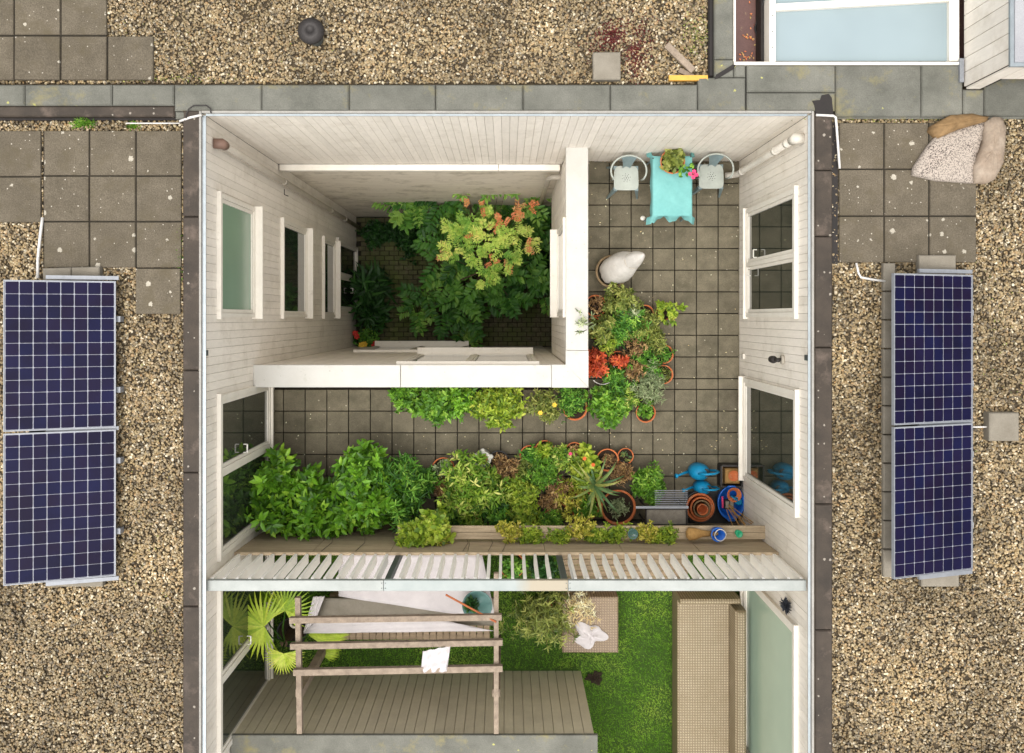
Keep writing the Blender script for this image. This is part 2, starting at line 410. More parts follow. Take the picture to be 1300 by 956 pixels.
def pot(mat, x, y, z, r, h, parent, name='pot', n=20):
    mb = MB(); mb.lathe([(r*.68, 0), (r*.92, h*.78), (r*1.0, h*.8), (r*1.02, h), (r*.92, h), (r*.88, h*.82), (r*.85, h*.8)], x, y, z, n)
    mb.disc(x, y, z+.002, r*.68, n)
    mb.build(name, mat, parent, True)
    MB().disc(x, y, z+h*.84, r*.9, n).build('soil', M['soil'], parent)
DZ = -3.0
def plant(name, px, py, rpx, h, leaf, mt, n=40, per=6, aspect=.5, tmpl=T_OVAL, label='', cat='plant', potm='terra', potr=.13, poth=.2,
          z=DZ, seed=None, low=.1, spread=1.0, fill=.35, group=None, stems=10, droop=0.0, potxy=None, sq=1.0):
    """a potted plant: pot, soil, stems, foliage whose crown covers the given spot of the terrace"""
    zc = z + poth + h*.55
    x, y = W(px, py, zc); r = rpx*(D-zc)/F
    if -2.95 < y < -2.73 and z > -2: y = -2.73
    rt = root(name, (x, y, z), label, cat, group)
    rng = np.random.default_rng(seed if seed is not None else int(px*7+py))
    bx, by = (x, y) if potxy is None else W(*potxy, z+poth)
    if potm: pot(M[potm], bx, by, z, potr, poth, rt)
    zz = z + poth*.8
    lv = Leaves(int(px+py)); n = int(n*1.9)
    p, d = dome_pts(rng, n, (x, y, zz), r*1.02, h, low, fill)
    p[:, 1] = y + (p[:, 1]-y)*sq
    m = per
    pp = np.repeat(p, m, 0); dd = np.repeat(d, m, 0)
    ang = np.tile(np.arange(m)*2*PI/m, n) + np.repeat(rng.random(n)*6, m)
    u = norm(np.cross(dd, rng.normal(0, 1, (len(dd), 3)) + [0, .01, 0]))
    u = norm(np.cross(dd, np.tile([.3, .2, .9], (len(dd), 1)))); v = np.cross(dd, u)
    rad = u*np.cos(ang)[:, None] + v*np.sin(ang)[:, None]
    dirs = norm(rad*(.85*spread) + dd*.45 + rng.normal(0, .25, dd.shape) - [0, 0, droop])
    clump = np.repeat(np.clip(rng.normal(.45, .26, n), 0, 1), m)
    pos = pp - dd*(rng.random((len(dd), 1))*leaf*.9)
    lv.add(pos, dirs, leaf*1.12*(.5+.8*rng.random(len(pp))), aspect, tmpl, tint=clump)
    lv.build('foliage', L[mt], rt)
    if stems:
        st = MB()
        for i in range(min(stems, n)):
            q = p[i]; mid = ((bx+q[0])/2+rng.normal(0,.01), (by+q[1])/2+rng.normal(0,.01), (zz+q[2])/2+h*.1)
            st.tube([(bx+rng.normal(0,.02), by+rng.normal(0,.02), zz-.02), mid, tuple(q)], [.006, .005, .003], 4)
        st.build('stem', M['bark'], rt)
    return rt

# ================================================================= SETTING
RZ = -.10                                             # roof bed level
# far ground round the building, lower than the courtyard
MB().box(-60,60,-60,60,-10.4,-10.2).build('ground', M['bed'], kind='structure')
# roofs as solid slabs
wX, wN = 3.25, 2.18
RB = -.115
SE = -7.2
rl = MB(); rl.box(-9, -wX-.02, SE, wN+.02, -10.2, RB).build('roof_deck_left', M['bed'], kind='structure')
MB().box(wX+.02, 9, SE, wN+.02, -10.2, RB).build('roof_deck_right', M['bed'], kind='structure')
MB().box(-9, W(930,0,0)[0], wN+.022, 6, -10.2, RB).build('roof_deck_rear', M['bed'], kind='structure')
x0 = W(930,0,0)[0]
MB().box(x0, 9, W(0,82,0)[1], 6, -10.2, -.42).build('neighbouring_roof', M['redroof'], kind='structure')
MB().box(x0+.002, 9, wN+.022, W(0,82,0)[1], -10.2, -.13).build('roof_deck_corner', M['bed'], kind='structure')

# gravel (geometry nodes scatter)
def gravel(name, rects, dens, smin, smax, z, mt, label=None, kind='stuff', seed=0):
    vs, fs = [], []
    for (a, b, c, d) in rects:
        n = len(vs); vs += [(a,c,z),(b,c,z),(b,d,z),(a,d,z)]; fs.append((n,n+1,n+2,n+3))
    me = bpy.data.meshes.new(name); me.from_pydata(vs, [], fs)
    o = bpy.data.objects.new(name, me); C.objects.link(o); me.materials.append(mt)
    g = bpy.data.node_groups.new(name, 'GeometryNodeTree')
    g.interface.new_socket('Geometry', in_out='INPUT', socket_type='NodeSocketGeometry')
    g.interface.new_socket('Geometry', in_out='OUTPUT', socket_type='NodeSocketGeometry')
    N = g.nodes; gi = N.new('NodeGroupInput'); go = N.new('NodeGroupOutput')
    dp = N.new('GeometryNodeDistributePointsOnFaces'); dp.inputs['Density'].default_value = dens; dp.inputs['Seed'].default_value = seed
    sp = N.new('GeometryNodeSetPosition')
    rz = N.new('FunctionNodeRandomValue'); rz.data_type = 'FLOAT_VECTOR'; rz.inputs[0].default_value = (0,0,-.004); rz.inputs[1].default_value = (0,0,.012)
    ico = N.new('GeometryNodeMeshIcoSphere'); ico.inputs['Radius'].default_value = 1; ico.inputs['Subdivisions'].default_value = 2
    sm = N.new('GeometryNodeSetMaterial'); sm.inputs['Material'].default_value = mt
    ss = N.new('GeometryNodeSetShadeSmooth')
    ip = N.new('GeometryNodeInstanceOnPoints')
    rr = N.new('FunctionNodeRandomValue'); rr.data_type = 'FLOAT_VECTOR'; rr.inputs[0].default_value = (-.5,-.5,0); rr.inputs[1].default_value = (.5,.5,6.28); rr.inputs['Seed'].default_value = 3
    rs = N.new('FunctionNodeRandomValue'); rs.data_type = 'FLOAT_VECTOR'; rs.inputs[0].default_value = smin; rs.inputs[1].default_value = smax; rs.inputs['Seed'].default_value = 5
    k = g.links.new
    k(gi.outputs[0], dp.inputs['Mesh']); k(dp.outputs['Points'], sp.inputs['Geometry']); k(rz.outputs[0], sp.inputs['Offset'])
    k(ico.outputs['Mesh'], ss.inputs[0]); k(ss.outputs[0], sm.inputs['Geometry'])
    k(sp.outputs[0], ip.inputs['Points']); k(sm.outputs[0], ip.inputs['Instance']); k(rr.outputs[0], ip.inputs['Rotation']); k(rs.outputs[0], ip.inputs['Scale'])
    k(ip.outputs[0], go.inputs[0])
    md = o.modifiers.new('scatter', 'NODES'); md.node_group = g
    tag(o, label=label, kind=kind)
    return o
XL = W(232,0,0)[0]; XR = W(1057,0,0)[0]
gw = W(0, 154, RZ)[1]
gravel('gravel', [(-6.9, XL-.005, -6.2, gw), (XR+.005, 7.0, -6.2, W(0,149,RZ)[1]),
                  (-6.9, W(898,0,RZ)[0], W(0,106,RZ)[1], 4.35)], 2900, (.008,.007,.006), (.021,.018,.013), RZ-.004, M['pebble'],
       label='ochre and grey river pebbles covering the flat roofs')

# ---- felt upstands beside the courtyard
def side_strip(xa, xb):
    rt = root('felt_upstand', ((xa+xb)/2, -1, -.1), kind='structure')
    ys = [gw if xa < 0 else W(0,149,0)[1]] + [W(0, p, 0)[1] for p in ((275, 470, 600, 770) if xa < 0 else (216, 300, 441, 640, 800))] + [SE]
    ys[0] = wN+.02
    for i in range(len(ys)-1):
        MB().box(xa, xb, ys[i]-.004, ys[i+1]+.004, -.3, -.002*(i % 2), .012).build('felt_sheet', M['felt'], rt)
side_strip(XL, W(254,0,0)[0]); side_strip(W(1035,0,0)[0], XR)
# ---- grey mineral felt coping of the rear parapet
cp = root('roof_parapet', (0, 2.3, -.1), kind='structure')
def felt_piece(xa, ya, xb, yb, z=0., m='greyfelt', name='felt_sheet', ch=.015):
    a = W(xa, ya, z); b = W(xb, yb, z)
    return MB().box(a[0]+.0035, b[0]-.0035, b[1]+.0035, a[1]-.0035, -.25, z, ch).build(name, M[m], cp)
jx = [-80, 31, 142, 221]
for a, b in zip(jx, jx[1:]): felt_piece(a, 107, b, 134, .004*(a % 2))
jx = [221, 332, 443, 553, 664, 775, 886, 947]
for i, (a, b) in enumerate(zip(jx, jx[1:])): felt_piece(a, 107 if b < 900 else 98, b, 141, .003*(i % 2))
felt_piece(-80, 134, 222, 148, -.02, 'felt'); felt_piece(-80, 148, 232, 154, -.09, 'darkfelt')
felt_piece(222, 141, 252, 151, -.002)
felt_piece(948, 82, 1061, 117); felt_piece(948, 117, 1061, 141, .004)
felt_piece(1061, 82, 1170, 148, .002); felt_piece(1170, 82, 1223, 148); felt_piece(1223, 113, 1250, 148, .003); felt_piece(1250, 98, 1400, 147)
felt_piece(1035, 148, 1400, 150.5, -.05, 'greyfelt', ch=.02)
felt_piece(899, -60, 907, 98, -.06, 'darkfelt'); felt_piece(907, -60, 932, 75, .002); felt_piece(907, 75, 932, 98, 0)
felt_piece(932, 82, 947, 98, 0)
# torn dark patch on the parapet corner
pts = [W(*p, .008) for p in ((1031,128),(1041,127),(1043,121),(1052,119),(1056,124),(1058,146),(1036,146),(1034,134))]
MB().prism(pts, .002, .009).build('felt_patch', M['darkfelt'], cp)
pts = [W(*p, .006) for p in ((907,101),(909,95),(930,82),(934,82),(931,88),(914,98))]
MB().prism(pts, .002, .007).build('felt_patch', M['darkfelt'], cp)
# dark felt gutter to the right of the right upstand
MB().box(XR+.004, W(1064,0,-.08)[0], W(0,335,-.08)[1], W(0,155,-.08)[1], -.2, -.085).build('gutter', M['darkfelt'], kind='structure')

# ---- roof pavers: one mesh, many objects
pv = MB().box(-.5,.5,-.5,.5,-.045,0,.012).mesh('paver', M['paver'])
def paver(x0, y0, x1, y1, par, z=-.065, rot=0, name='paver'):
    a = W(x0, y0, z); b = W(x1, y1, z)
    z += random.uniform(-.004, .004)
    return inst(name, pv, par, ((a[0]+b[0])/2, (a[1]+b[1])/2, z), (b[0]-a[0]-.008, a[1]-b[1]-.008, 1), (random.uniform(-.006,.006), random.uniform(-.006,.006), rot+random.uniform(-.004,.004)))
pr = root('paver_path', (-5.5, 2.9, -.1), kind='structure')
for (a, b) in ((-42,17.5),(18,76.5),(77,135.5)):
    paver(a, -72, b, -14.5, pr); paver(a, -14, b, 44.5, pr); paver(a, 45.5, b, 102, pr)
paver(136.5, 45.5, 195, 102, pr)
pl_ = root('paver_path', (-4.5, 1.2, -.1), kind='structure')
for y0, y1 in ((165.5,224),(224.5,282.5)): paver(-66, y0, -7.5, y1, pl_); paver(-6.5, y0, 52, y1, pl_)
for x0_, x1_ in ((55,113),(113.5,172),(172.5,230.5)):
    for y0, y1 in ((165.5,223),(223.5,281),(281.5,340)): paver(x0_, y0, x1_, y1, pl_)
paver(171.5, 340.5, 229.5, 399, pl_)
for nm_, (xa_, ya_2, xb_, yb_2) in (('a', (-42,45,135,101)), ('b', (-42,-70,135,45)), ('c', (136,47,194,101)), ('d', (-60,167,51,281)), ('e', (55,167,230,339)), ('f', (173,340,229,398)), ('g', (1066,156,1239,333))):
    a_ = W(xa_, ya_2, -.08); b_ = W(xb_, yb_2, -.08); MB().box(a_[0], b_[0], b_[1], a_[1], -.112, -.079).build('paver_bedding', M['joint'], kind='structure')
prt = root('paver_path', (4.5, 1.5, -.1), kind='structure')
for y0, y1 in ((155.5,214.5),(215,274),(274.5,333.5)):
    for x0_, x1_ in ((1065,1122.5),(1123,1179.5),(1180,1240)): paver(x0_, y0, x1_, y1, prt)

def solo(name, px0, py0, px1, py1, z0, z1, mt, label, cat, rot=0, group=None):
    a = W(px0, py0, z1); b = W(px1, py1, z1); cx, cy = (a[0]+b[0])/2, (a[1]+b[1])/2
    o = MB().box(-(b[0]-a[0])/2, (b[0]-a[0])/2, -(a[1]-b[1])/2, (a[1]-b[1])/2, z0, z1, .01).build(name, M[mt])
    o.location = (cx, cy, 0); o.rotation_euler = (0,0,rot)
    return tag(o, label, cat, group)
solo('concrete_block', 753, 66, 788, 101, RZ, .0, 'concrete', 'single small square concrete paver on the rear gravel roof', 'paver', .01)
solo('concrete_block', 1256, 524, 1294, 560, RZ, .03, 'concrete', 'small square concrete paver on the right gravel beside the solar panels', 'paver', .0)
# scrap timber near the rear corner
def plank(px0, py0, px1, py1, wd, th, z, mt, label, cat='plank'):
    a = W(px0, py0, z); b = W(px1, py1, z)
    o = MB().bar((a[0],a[1],z), (b[0],b[1],z), wd, th).build('plank', M[mt]); return tag(o, label, cat)
plank(846, 57, 880, 90, .07, .03, -.03, 'greywood', 'pale weathered board lying diagonally on the rear gravel roof')
plank(862, 89, 880, 98, .05, .03, -.07, 'greywood', 'short pale wood offcut beside the yellow timber')
plank(849, 99.5, 898, 99.5, .055, .05, -.03, 'orange', 'yellow timber batten lying against the grey parapet')
# roof vent
vx, vy = W(402, 50, RZ)
vt = root('roof_vent', (vx, vy, RZ), 'dark round vent cap on a short pipe standing in the rear gravel', 'vent')
MB().lathe([(.075,0),(.075,.27)], vx, vy, RZ, 18).build('pipe', M['steel'], vt, True)
MB().lathe([(.075,.24),(.13,.25),(.14,.27),(.135,.30),(.09,.33),(.045,.34),(.04,.325),(.0,.325)], vx, vy, RZ, 24).build('cap', M['iron'], vt, True)
# red sedum stain in the gravel
rng = np.random.default_rng(3)
n = 900
pp = np.concatenate([rng.normal((776,44),(7,8),(330,2)), rng.normal((762,62),(9,10),(90,2)), rng.normal((805,52),(16,18),(260,2)), rng.normal((806,76),(6,14),(220,2))])
pos = np.array([[*W(a, b, RZ+.01), RZ+.012] for a, b in pp]); lv = Leaves(5)
lv.add(pos, np.c_[rng.normal(0,1,(len(pos),2)), rng.random(len(pos))*.4], .022, .7, T_DIA, tint=.15)
L['darkred'] = leafm('dark_red_leaf', [(70,22,18),(104,30,24),(130,44,32),(110,60,40)], g=1.0)
lv.build('red_sedum', L['darkred'], label='dark red sedum growing among the rear gravel near the small paver', kind='stuff')
# green tufts at the roof edge
def tuft(name, px, py, rx, ry, n, z, mt, ln, label, cat=None, kind=None, par=None, asp=.18):
    rng = np.random.default_rng(int(px+py)); x, y = W(px, py, z); k = (D-z)/F
    pos = np.c_[x+rng.normal(0, rx*k*.5, n), y+rng.normal(0, ry*k*.5, n), np.full(n, z)]
    lv = Leaves(int(px)); lv.add(pos, np.c_[rng.normal(0,.5,(n,2)), np.ones(n)*.8], ln*(.5+rng.random(n)), asp, T_BLADE)
    return lv.build(name, L[mt], label=label, cat=cat, kind=kind)
tuft('grass_tuft', 107, 157, 13, 5, 320, RZ, 'fresh', .045, 'green grass tuft below the grey parapet at the left roof', 'grass')
tuft('grass_tuft', 171, 160, 8, 4, 140, RZ, 'fresh', .04, 'smaller green tuft beside the white rod on the left roof', 'grass')
tuft('moss_strip', 228, 252, 2, 32, 260, RZ, 'fresh', .03, 'upper moss strip between left pavers and felt upstand', kind='stuff')
tuft('moss_strip', 228, 325, 2.5, 34, 420, RZ, 'fresh', .035, 'lower bright moss strip between left pavers and felt upstand', kind='stuff')

# ---- pale tarpaulin over the right pavers
def tarp():
    rt = root('tarpaulin', (*W(1218,190,0), -.06), 'crumpled speckled tarpaulin with brown folds lying over the right pavers', 'tarpaulin')
    def sheet(poly, zf, mt, name, seed):
        P = [Vector((*W(a, b, 0), 0)) for a, b in poly]; c = sum(P, Vector())/len(P); rg = random.Random(seed)
        mb = MB(); vs = []; rings = 5; m = len(P)*5
        bd = [P[i].lerp(P[(i+1)%len(P)], j/5) for i in range(len(P)) for j in range(5)]
        for k in range(1, rings+1):
            for b in bd:
                q = c.lerp(b, k/rings); zz = zf(q, k/rings)+rg.uniform(-.008,.008)
                vs.append((q.x, q.y, zz))
        vs.append((c.x, c.y, zf(c, 0)))
        fs = [(len(vs)-1, i, (i+1)%m) for i in range(m)]
        for k in range(rings-1):
            for i in range(m): fs.append((k*m+i, (k+1)*m+i, (k+1)*m+(i+1)%m, k*m+(i+1)%m))
        for i in range(m): vs.append((bd[i].x, bd[i].y, -.062))
        o0 = rings*m+1
        for i in range(m): fs.append(((rings-1)*m+i, o0+i, o0+(i+1)%m, (rings-1)*m+(i+1)%m))
        mb.add(vs, fs); mb.build(name, mt, rt, True)
    sheet([(1180,166),(1182,160),(1205,147),(1232,145),(1254,149),(1250,155),(1215,165),(1190,176)], lambda q, k: .075-.05*k*k, M['tarpbrown'], 'rear_fold', 1)
    sheet([(1160,222),(1161,212),(1178,186),(1190,172),(1250,153),(1247,176),(1240,196),(1236,232),(1190,229)], lambda q, k: .03-.03*k**3, M['tarp'], 'speckled_sheet', 2)
    sheet([(1249,156),(1260,149),(1271,150),(1276,164),(1273,205),(1262,228),(1252,233),(1236,232),(1235,212),(1248,182)], lambda q, k: .085-.06*k*k, M['tarpside'], 'side_fold', 3)
t = NT('speckled_tarp'); nn = t.ramp(t.noise(75, 2, .5), [(.5, lin((164,152,140))), (.56, lin((76,67,62)))])
edge = t.ramp(t.noise(3, 2), [(.4, G(0)), (.55, G(1))]); c_ = t.mix(edge, nn, t.mix(.35, nn, lin((158,148,136)))); t.l(c_, t.b.inputs['Base Color']); t.b.inputs['Roughness'].default_value = .8; M['tarp'] = t.m
M['tarpside'] = pm('pinkish_tarp', (158,144,128), (136,119,102), 6, .8, bump=.3, bscale=20)
M['tarpbrown'] = pm('brown_stained_tarp', (140,112,76), (104,82,54), 7, .8, bump=.3, bscale=20)
tarp()
# ---- white conduit pieces and cables
def cable(name, pts, r, mt, label, cat='cable'):
    P = [(*W(a, b, z), z) for a, b, z in pts]
    o = MB().tube(P, r, 6).build(name, M[mt], None, True); return tag(o, label, cat)
cable('conduit', [(1036,146,.02),(1058,147,.02),(1061,149,.01),(1062,160,-.02),(1066,214,-.04)], .014, 'wire', 'white bent conduit at the right rear corner of the courtyard')
cable('rod', [(160,156.5,-.04),(228,156.5,-.04)], .008, 'wire', 'thin white rod lying below the left grey parapet')
cable('cable', [(228,154,-.02),(242,149,.01),(256,146,.02)], .014, 'wire', 'short white cable crossing the left felt corner', )
cable('cable', [(54,276,-.05),(51,300,-.05),(48,330,-.04),(48,353,0)], .016, 'wire', 'white cable running down to the left solar panels')
cable('cable', [(1087,334,-.05),(1090,347,-.05),(1093,352,-.05),(1108,355,-.05),(1124,357,-.04)], .013, 'wire', 'white bent cable running to the right solar panels')
cable('cable', [(1234,542,-.03),(1256,542,-.03)], .01, 'wire', 'short white cable between right solar panel and square paver')
cable('wire_loop', [(236,150,.02),(237,144,.03),(240,138,.03),(246,134,.03),(262,134,.03),(267,138,.03),(268,144,.02)], .007, 'iron', 'thin dark wire loop on the parapet at the left rear corner')

# ---- solar panels
TH = R(20); PW, PLn = 1.05, 1.545
chm = .02
def solar(xlow, ytop, label, group):
    # origin at the low right rear corner, local -x up the slope, local -y along the roof
    rt = root('solar_panel', (xlow, ytop, .05), label, 'solar panel', group); rt.rotation_euler = (0, TH, 0)
    fr = MB()
    fr.box(-PW, 0, -.010, 0, -.035, .002); fr.box(-PW, 0, -PLn, -PLn+.010, -.035, .002)
    fr.box(-PW, -PW+.009, -PLn+.010, -.010, -.035, .002); fr.box(-.009, 0, -PLn+.010, -.010, -.035, .002)
    fr.build('frame', M['alu'], rt, local=True)
    MB().box(-PW+.009, -.009, -PLn+.010, -.010, -.03, -.008).build('backsheet', M['backsheet'], rt, local=True)
    cw, chh = (PW-.03)/8, (PLn-.03)/12
    for i in range(8):
        for j in range(12):
            inst('cell', CELL, rt, (-.015-cw*(i+.5), -.015-chh*(j+.5), -.004), (cw-.0085, chh-.0055, 1), local=True)
    return rt
c = .05
CELL = MB().prism([(-.5+c,-.5),(.5-c,-.5),(.5,-.5+c),(.5,.5-c),(.5-c,.5),(-.5+c,.5),(-.5,.5-c),(-.5,-.5+c)], -.002, .001).mesh('cell', M['cell'])
g_ = 'solar panels on the gravel roofs'
xl = W(147,0,.05)[0]; xr = W(1235,0,.05)[0]; yl = W(0,357,.05)[1]; yr = W(0,349,.05)[1]
solar(xl, yl, 'blue solar panel on the left roof, the one nearer the pavers', g_)
solar(xl, yl-PLn-.02, 'blue solar panel on the left roof, the one farther from the pavers', g_)
solar(xr, yr, 'dark solar panel on the right roof, the one nearer the pavers', g_)
solar(xr, yr-PLn-.02, 'dark solar panel on the right roof, the one farther from the pavers', g_)
def mount(xlow, ytop, label):
    rt = root('panel_mount', (xlow-.5, ytop-1.5, RZ), label, 'mount')
    zt = lambda d: .05 + d*math.tan(TH) - .05
    yb = ytop-2*PLn-.02
    for y in (ytop+.035, ytop-PLn-.01, yb-.035):
        MB().bar((xlow+.01, y, 0), (xlow-PW*.62, y, zt(PW*.62)-.02), .04, .03).build('rail', M['alu'], rt)
    for y in (ytop-.12, ytop-PLn+.2, ytop-PLn-.3, yb+.12):
        MB().box(xlow-.74, xlow-.70, y-.02, y+.02, RZ, zt(.7)-.03).build('leg', M['alu'], rt)
    MB().box(xlow-.79, xlow-.784, yb+.02, ytop-.02, -.02, zt(.79)-.0).build('wind_plate', M['black'], rt)
    for k in range(4):
        y = ytop-.4-k*.75; MB().box(xlow-.02, xlow+.03, y-.03, y+.03, -.08, .01).build('foot', M['alu'], rt)
mount(xl, yl, 'aluminium rails and legs carrying the left pair of solar panels')
mount(xr, yr, 'aluminium rails and legs carrying the right pair of solar panels')
gb = 'concrete ballast blocks under the solar panels'
ORD = ['rearmost','second','third','fourth','fifth','sixth','seventh','eighth','ninth','tenth','eleventh','twelfth']
for k in range(11):
    solo('ballast_block', 1122, 334+k*36.4, 1137, 369+k*36.4, RZ, -.03, 'concrete', ORD[k]+' grey ballast block counted from the rear in the row along the right solar panels', 'block', random.uniform(-.01,.01), gb)
solo('ballast_block', 1167, 324, 1214, 350, RZ, -.01, 'concrete', 'ballast block at the rear end of the right solar panels', 'block', .0)
solo('ballast_block', 1170, 722, 1218, 745, RZ, -.02, 'concrete', 'ballast block at the front end of the right solar panels', 'block', .0)
solo('ballast_block', 54, 340, 90, 356, RZ, -.01, 'concrete', 'left ballast block at the rear end of the left solar panels', 'block', .03)
solo('ballast_block', 90.5, 339, 126, 356, RZ, -.01, 'concrete', 'right ballast block at the rear end of the left solar panels', 'block', .03)
solo('ballast_block', 60, 724, 130, 745, RZ, -.02, 'concrete', 'ballast block at the front end of the left solar panels', 'block', .0)

# ================================================================= WALLS
GZ = -9.89
UB = MB().box(-.5,.5,-.5,.5,-.5,.5).mesh('cladding_board', M['board'])
def wmap(side):
    return {'W': lambda u, v: (-wX+v, u), 'E': lambda u, v: (wX-v, u), 'N': lambda u, v: (u, wN-v),
            'PS': lambda u, v: (u, -.62+v), 'PE': lambda u, v: (.79-v, u)}[side]
def ubox(mb, side, u0, u1, v0, v1, z0, z1, ch=0):
    f = wmap(side); a = f(u0, v0); b = f(u1, v1); return mb.box(a[0], b[0], a[1], b[1], z0, z1, ch)
def boards(side, par, u0, u1, z0, z1, pitch=.093, name='cladding_board'):
    n = max(1, round((u1-u0)/pitch)); p = (u1-u0)/n; f = wmap(side)
    for i in range(n):
        u = u0+(i+.5)*p; v = -.01+random.uniform(-.0012,.0012); x, y = f(u, v)
        zt = z1 if not callable(z1) else z1(u); zb = z0 if not callable(z0) else z0(u)
        sx, sy = (p-.0035, .02) if side in ('N','PS') else (.02, p-.0035)
        inst(name, UB, par, (x, y, (zt+zb)/2), (sx, sy, zt-zb))
def window(side, par, u0, u1, z0, z1, n=1, glass='glass', sill=.05, depth=.03, fw=.05, splits=None, handle=None, head=.045, label=None):
    """outer frame (part) with sash, pane, sill, header and handle as sub-parts"""
    mb = MB(); d = depth
    ubox(mb, side, u0, u1, .001, d, z1-fw, z1); ubox(mb, side, u0, u1, .001, d, z0, z0+fw)
    ubox(mb, side, u0, u0+fw, .001, d, z0+fw, z1-fw); ubox(mb, side, u1-fw, u1, .001, d, z0+fw, z1-fw)
    cuts = splits or [u0+fw+(u1-u0-2*fw)*i/n for i in range(1, n)]
    for c in cuts: ubox(mb, side, c-fw*.45, c+fw*.45, .001, d, z0+fw, z1-fw)
    wdo = mb.build('window', M['trim'], par, label=label)
    ed = [u0+fw]+[x for c in cuts for x in (c-fw*.45, c+fw*.45)]+[u1-fw]
    for i in range(0, len(ed), 2):
        a, b = ed[i], ed[i+1]; s = .045; e = .004
        m2 = MB(); ubox(m2, side, a+e, b-e, .001, d*.7, z1-fw-s, z1-fw-e); ubox(m2, side, a+e, b-e, .001, d*.7, z0+fw+e, z0+fw+s)
        ubox(m2, side, a+e, a+s, .001, d*.7, z0+fw+s, z1-fw-s); ubox(m2, side, b-s, b-e, .001, d*.7, z0+fw+s, z1-fw-s)
        m2.build('sash', M['trim'], wdo)
        m3 = MB(); ubox(m3, side, a+s, b-s, .001, .008, z0+fw+s, z1-fw-s); m3.build('pane', M[glass], wdo)
    if sill: m4 = MB(); ubox(m4, side, u0-.02, u1+.02, .001, d+sill, z0-.035, z0-.003, .004); m4.build('sill', M['trim'], wdo)
    if head: m5 = MB(); ubox(m5, side, u0-.02, u1+.02, .001, d+head*.25, z1+.003, z1+.035); m5.build('header', M['trim'], wdo)
    if handle:
        f = wmap(side)
        for (hu, hz) in handle:
            h = MB()
            for q in (-.05, .05): a = f(hu+q, d); b = f(hu+q, d+.045); h.tube([(a[0],a[1],hz),(b[0],b[1],hz)], .007, 5)
            a = f(hu-.05, d+.045); b = f(hu+.05, d+.045); h.tube([(a[0],a[1],hz),(b[0],b[1],hz)], .009, 6)
            h.build('handle', M['ceramic'], wdo)
    return wdo
# west wall
ww = root('clad_wall', (-wX, -1, DZ), 'long cream boarded wall along the left side with windows down to the planted pit', 'wall')
MB().box(-wX-.02, -wX-.019+.002, SE, wN, -10.2, -.01).build('wall_core', M['core'], ww)
boards('W', ww, -.62, wN-.001, GZ, -.03); boards('W', ww, SE, -.62, DZ-.04, -.03)
m_ = MB(); ubox(m_, 'W', SE, wN+.01, -.012, .01, -.029, .002); m_.build('edge_trim', M['edgetrim'], ww)
m_ = MB(); ubox(m_, 'W', SE, wN-.03, .013, .05, -.04, -.028); m_.build('drip_edge', M['bluetrim'], ww)
window('W', ww, -.0, 1.40, -1.95, -.57, glass='greenglass', sill=.09, depth=.04)
window('W', ww, .0, 1.42, -4.95, -3.42, glass='glass', sill=.09, depth=.04)
window('W', ww, .0, 1.42, -7.35, -6.32, glass='glass', sill=.09, depth=.04)
window('W', ww, .12, 1.5, -9.82, -7.6, n=2, glass='glass', sill=0, depth=.05, handle=[(.55,-8.9)], label='garden door with two dark panes at the foot of the wall')
window('W', ww, -2.72, -.88, -2.72, -.58, glass='glass', sill=.03, depth=.035, splits=[-1.74], handle=[(-1.6,-1.45)], fw=.06)
window('W', ww, -5.0, -3.0, -2.72, -.58, glass='glass', sill=.03, depth=.035, splits=[-4.1], handle=[(-4.0,-1.6)], fw=.06)
# east wall
we = root('clad_wall', (wX, -1, DZ), 'long cream boarded wall along the right side with lamp and tall windows', 'wall')
MB().box(wX+.018, wX+.02, SE, wN, -10.2, -.01).build('wall_core', M['core'], we)
boards('E', we, SE, wN-.001, DZ-.04, -.03)
m_ = MB(); ubox(m_, 'E', SE, wN+.01, -.012, .01, -.029, .002); m_.build('edge_trim', M['edgetrim'], we)
m_ = MB(); ubox(m_, 'E', SE, wN-.03, .013, .04, -.04, -.028); m_.build('drip_edge', M['bluetrim'], we)
window('E', we, .0, 1.45, -2.55, -.5, glass='glass', sill=.03, depth=.035, splits=[.70], handle=[(.82,-2.0),(.6,-2.3)], fw=.06)
window('E', we, -2.2, -.82, -2.68, -.46, glass='glass', sill=.05, depth=.04, fw=.06)
window('E', we, -5.9, -3.45, -2.68, -.5, glass='paleglass', sill=.03, depth=.04, fw=.06)
# north wall
wn_ = root('clad_wall', (0, wN, DZ), 'wide cream boarded rear wall above the ledge and terrace', 'wall')
MB().box(-wX-.02, wX+.02, wN+.018, wN+.02, -10.2, -.01).build('wall_core', M['core'], wn_)
boards('N', wn_, -wX+.001, .79, -3.22, -.03); boards('N', wn_, .79, wX-.001, DZ-.04, -.03)
m_ = MB(); ubox(m_, 'N', -wX+.015, wX-.015, -.012, .01, -.029, .002); m_.build('edge_trim', M['edgetrim'], wn_)
m_ = MB(); ubox(m_, 'N', -wX+.05, wX-.05, .013, .035, -.04, -.028); m_.build('drip_edge', M['bluetrim'], wn_)
m_ = MB(); ubox(m_, 'N', -wX+.02, W(633,0,-3.3)[0]-.003, .001, .09, -3.36, -3.24, .005); m_.build('ledge', M['trim'], wn_)
m_ = MB(); ubox(m_, 'N', W(633,0,-3.3)[0]+.003, .76, .001, .09, -3.36, -3.24, .005); m_.build('ledge', M['trim'], wn_)
m_ = MB(); ubox(m_, 'N', -wX, .85, -.02, .0, GZ-.1, -3.37); m_.build('rendered_panel', M['render'], wn_)
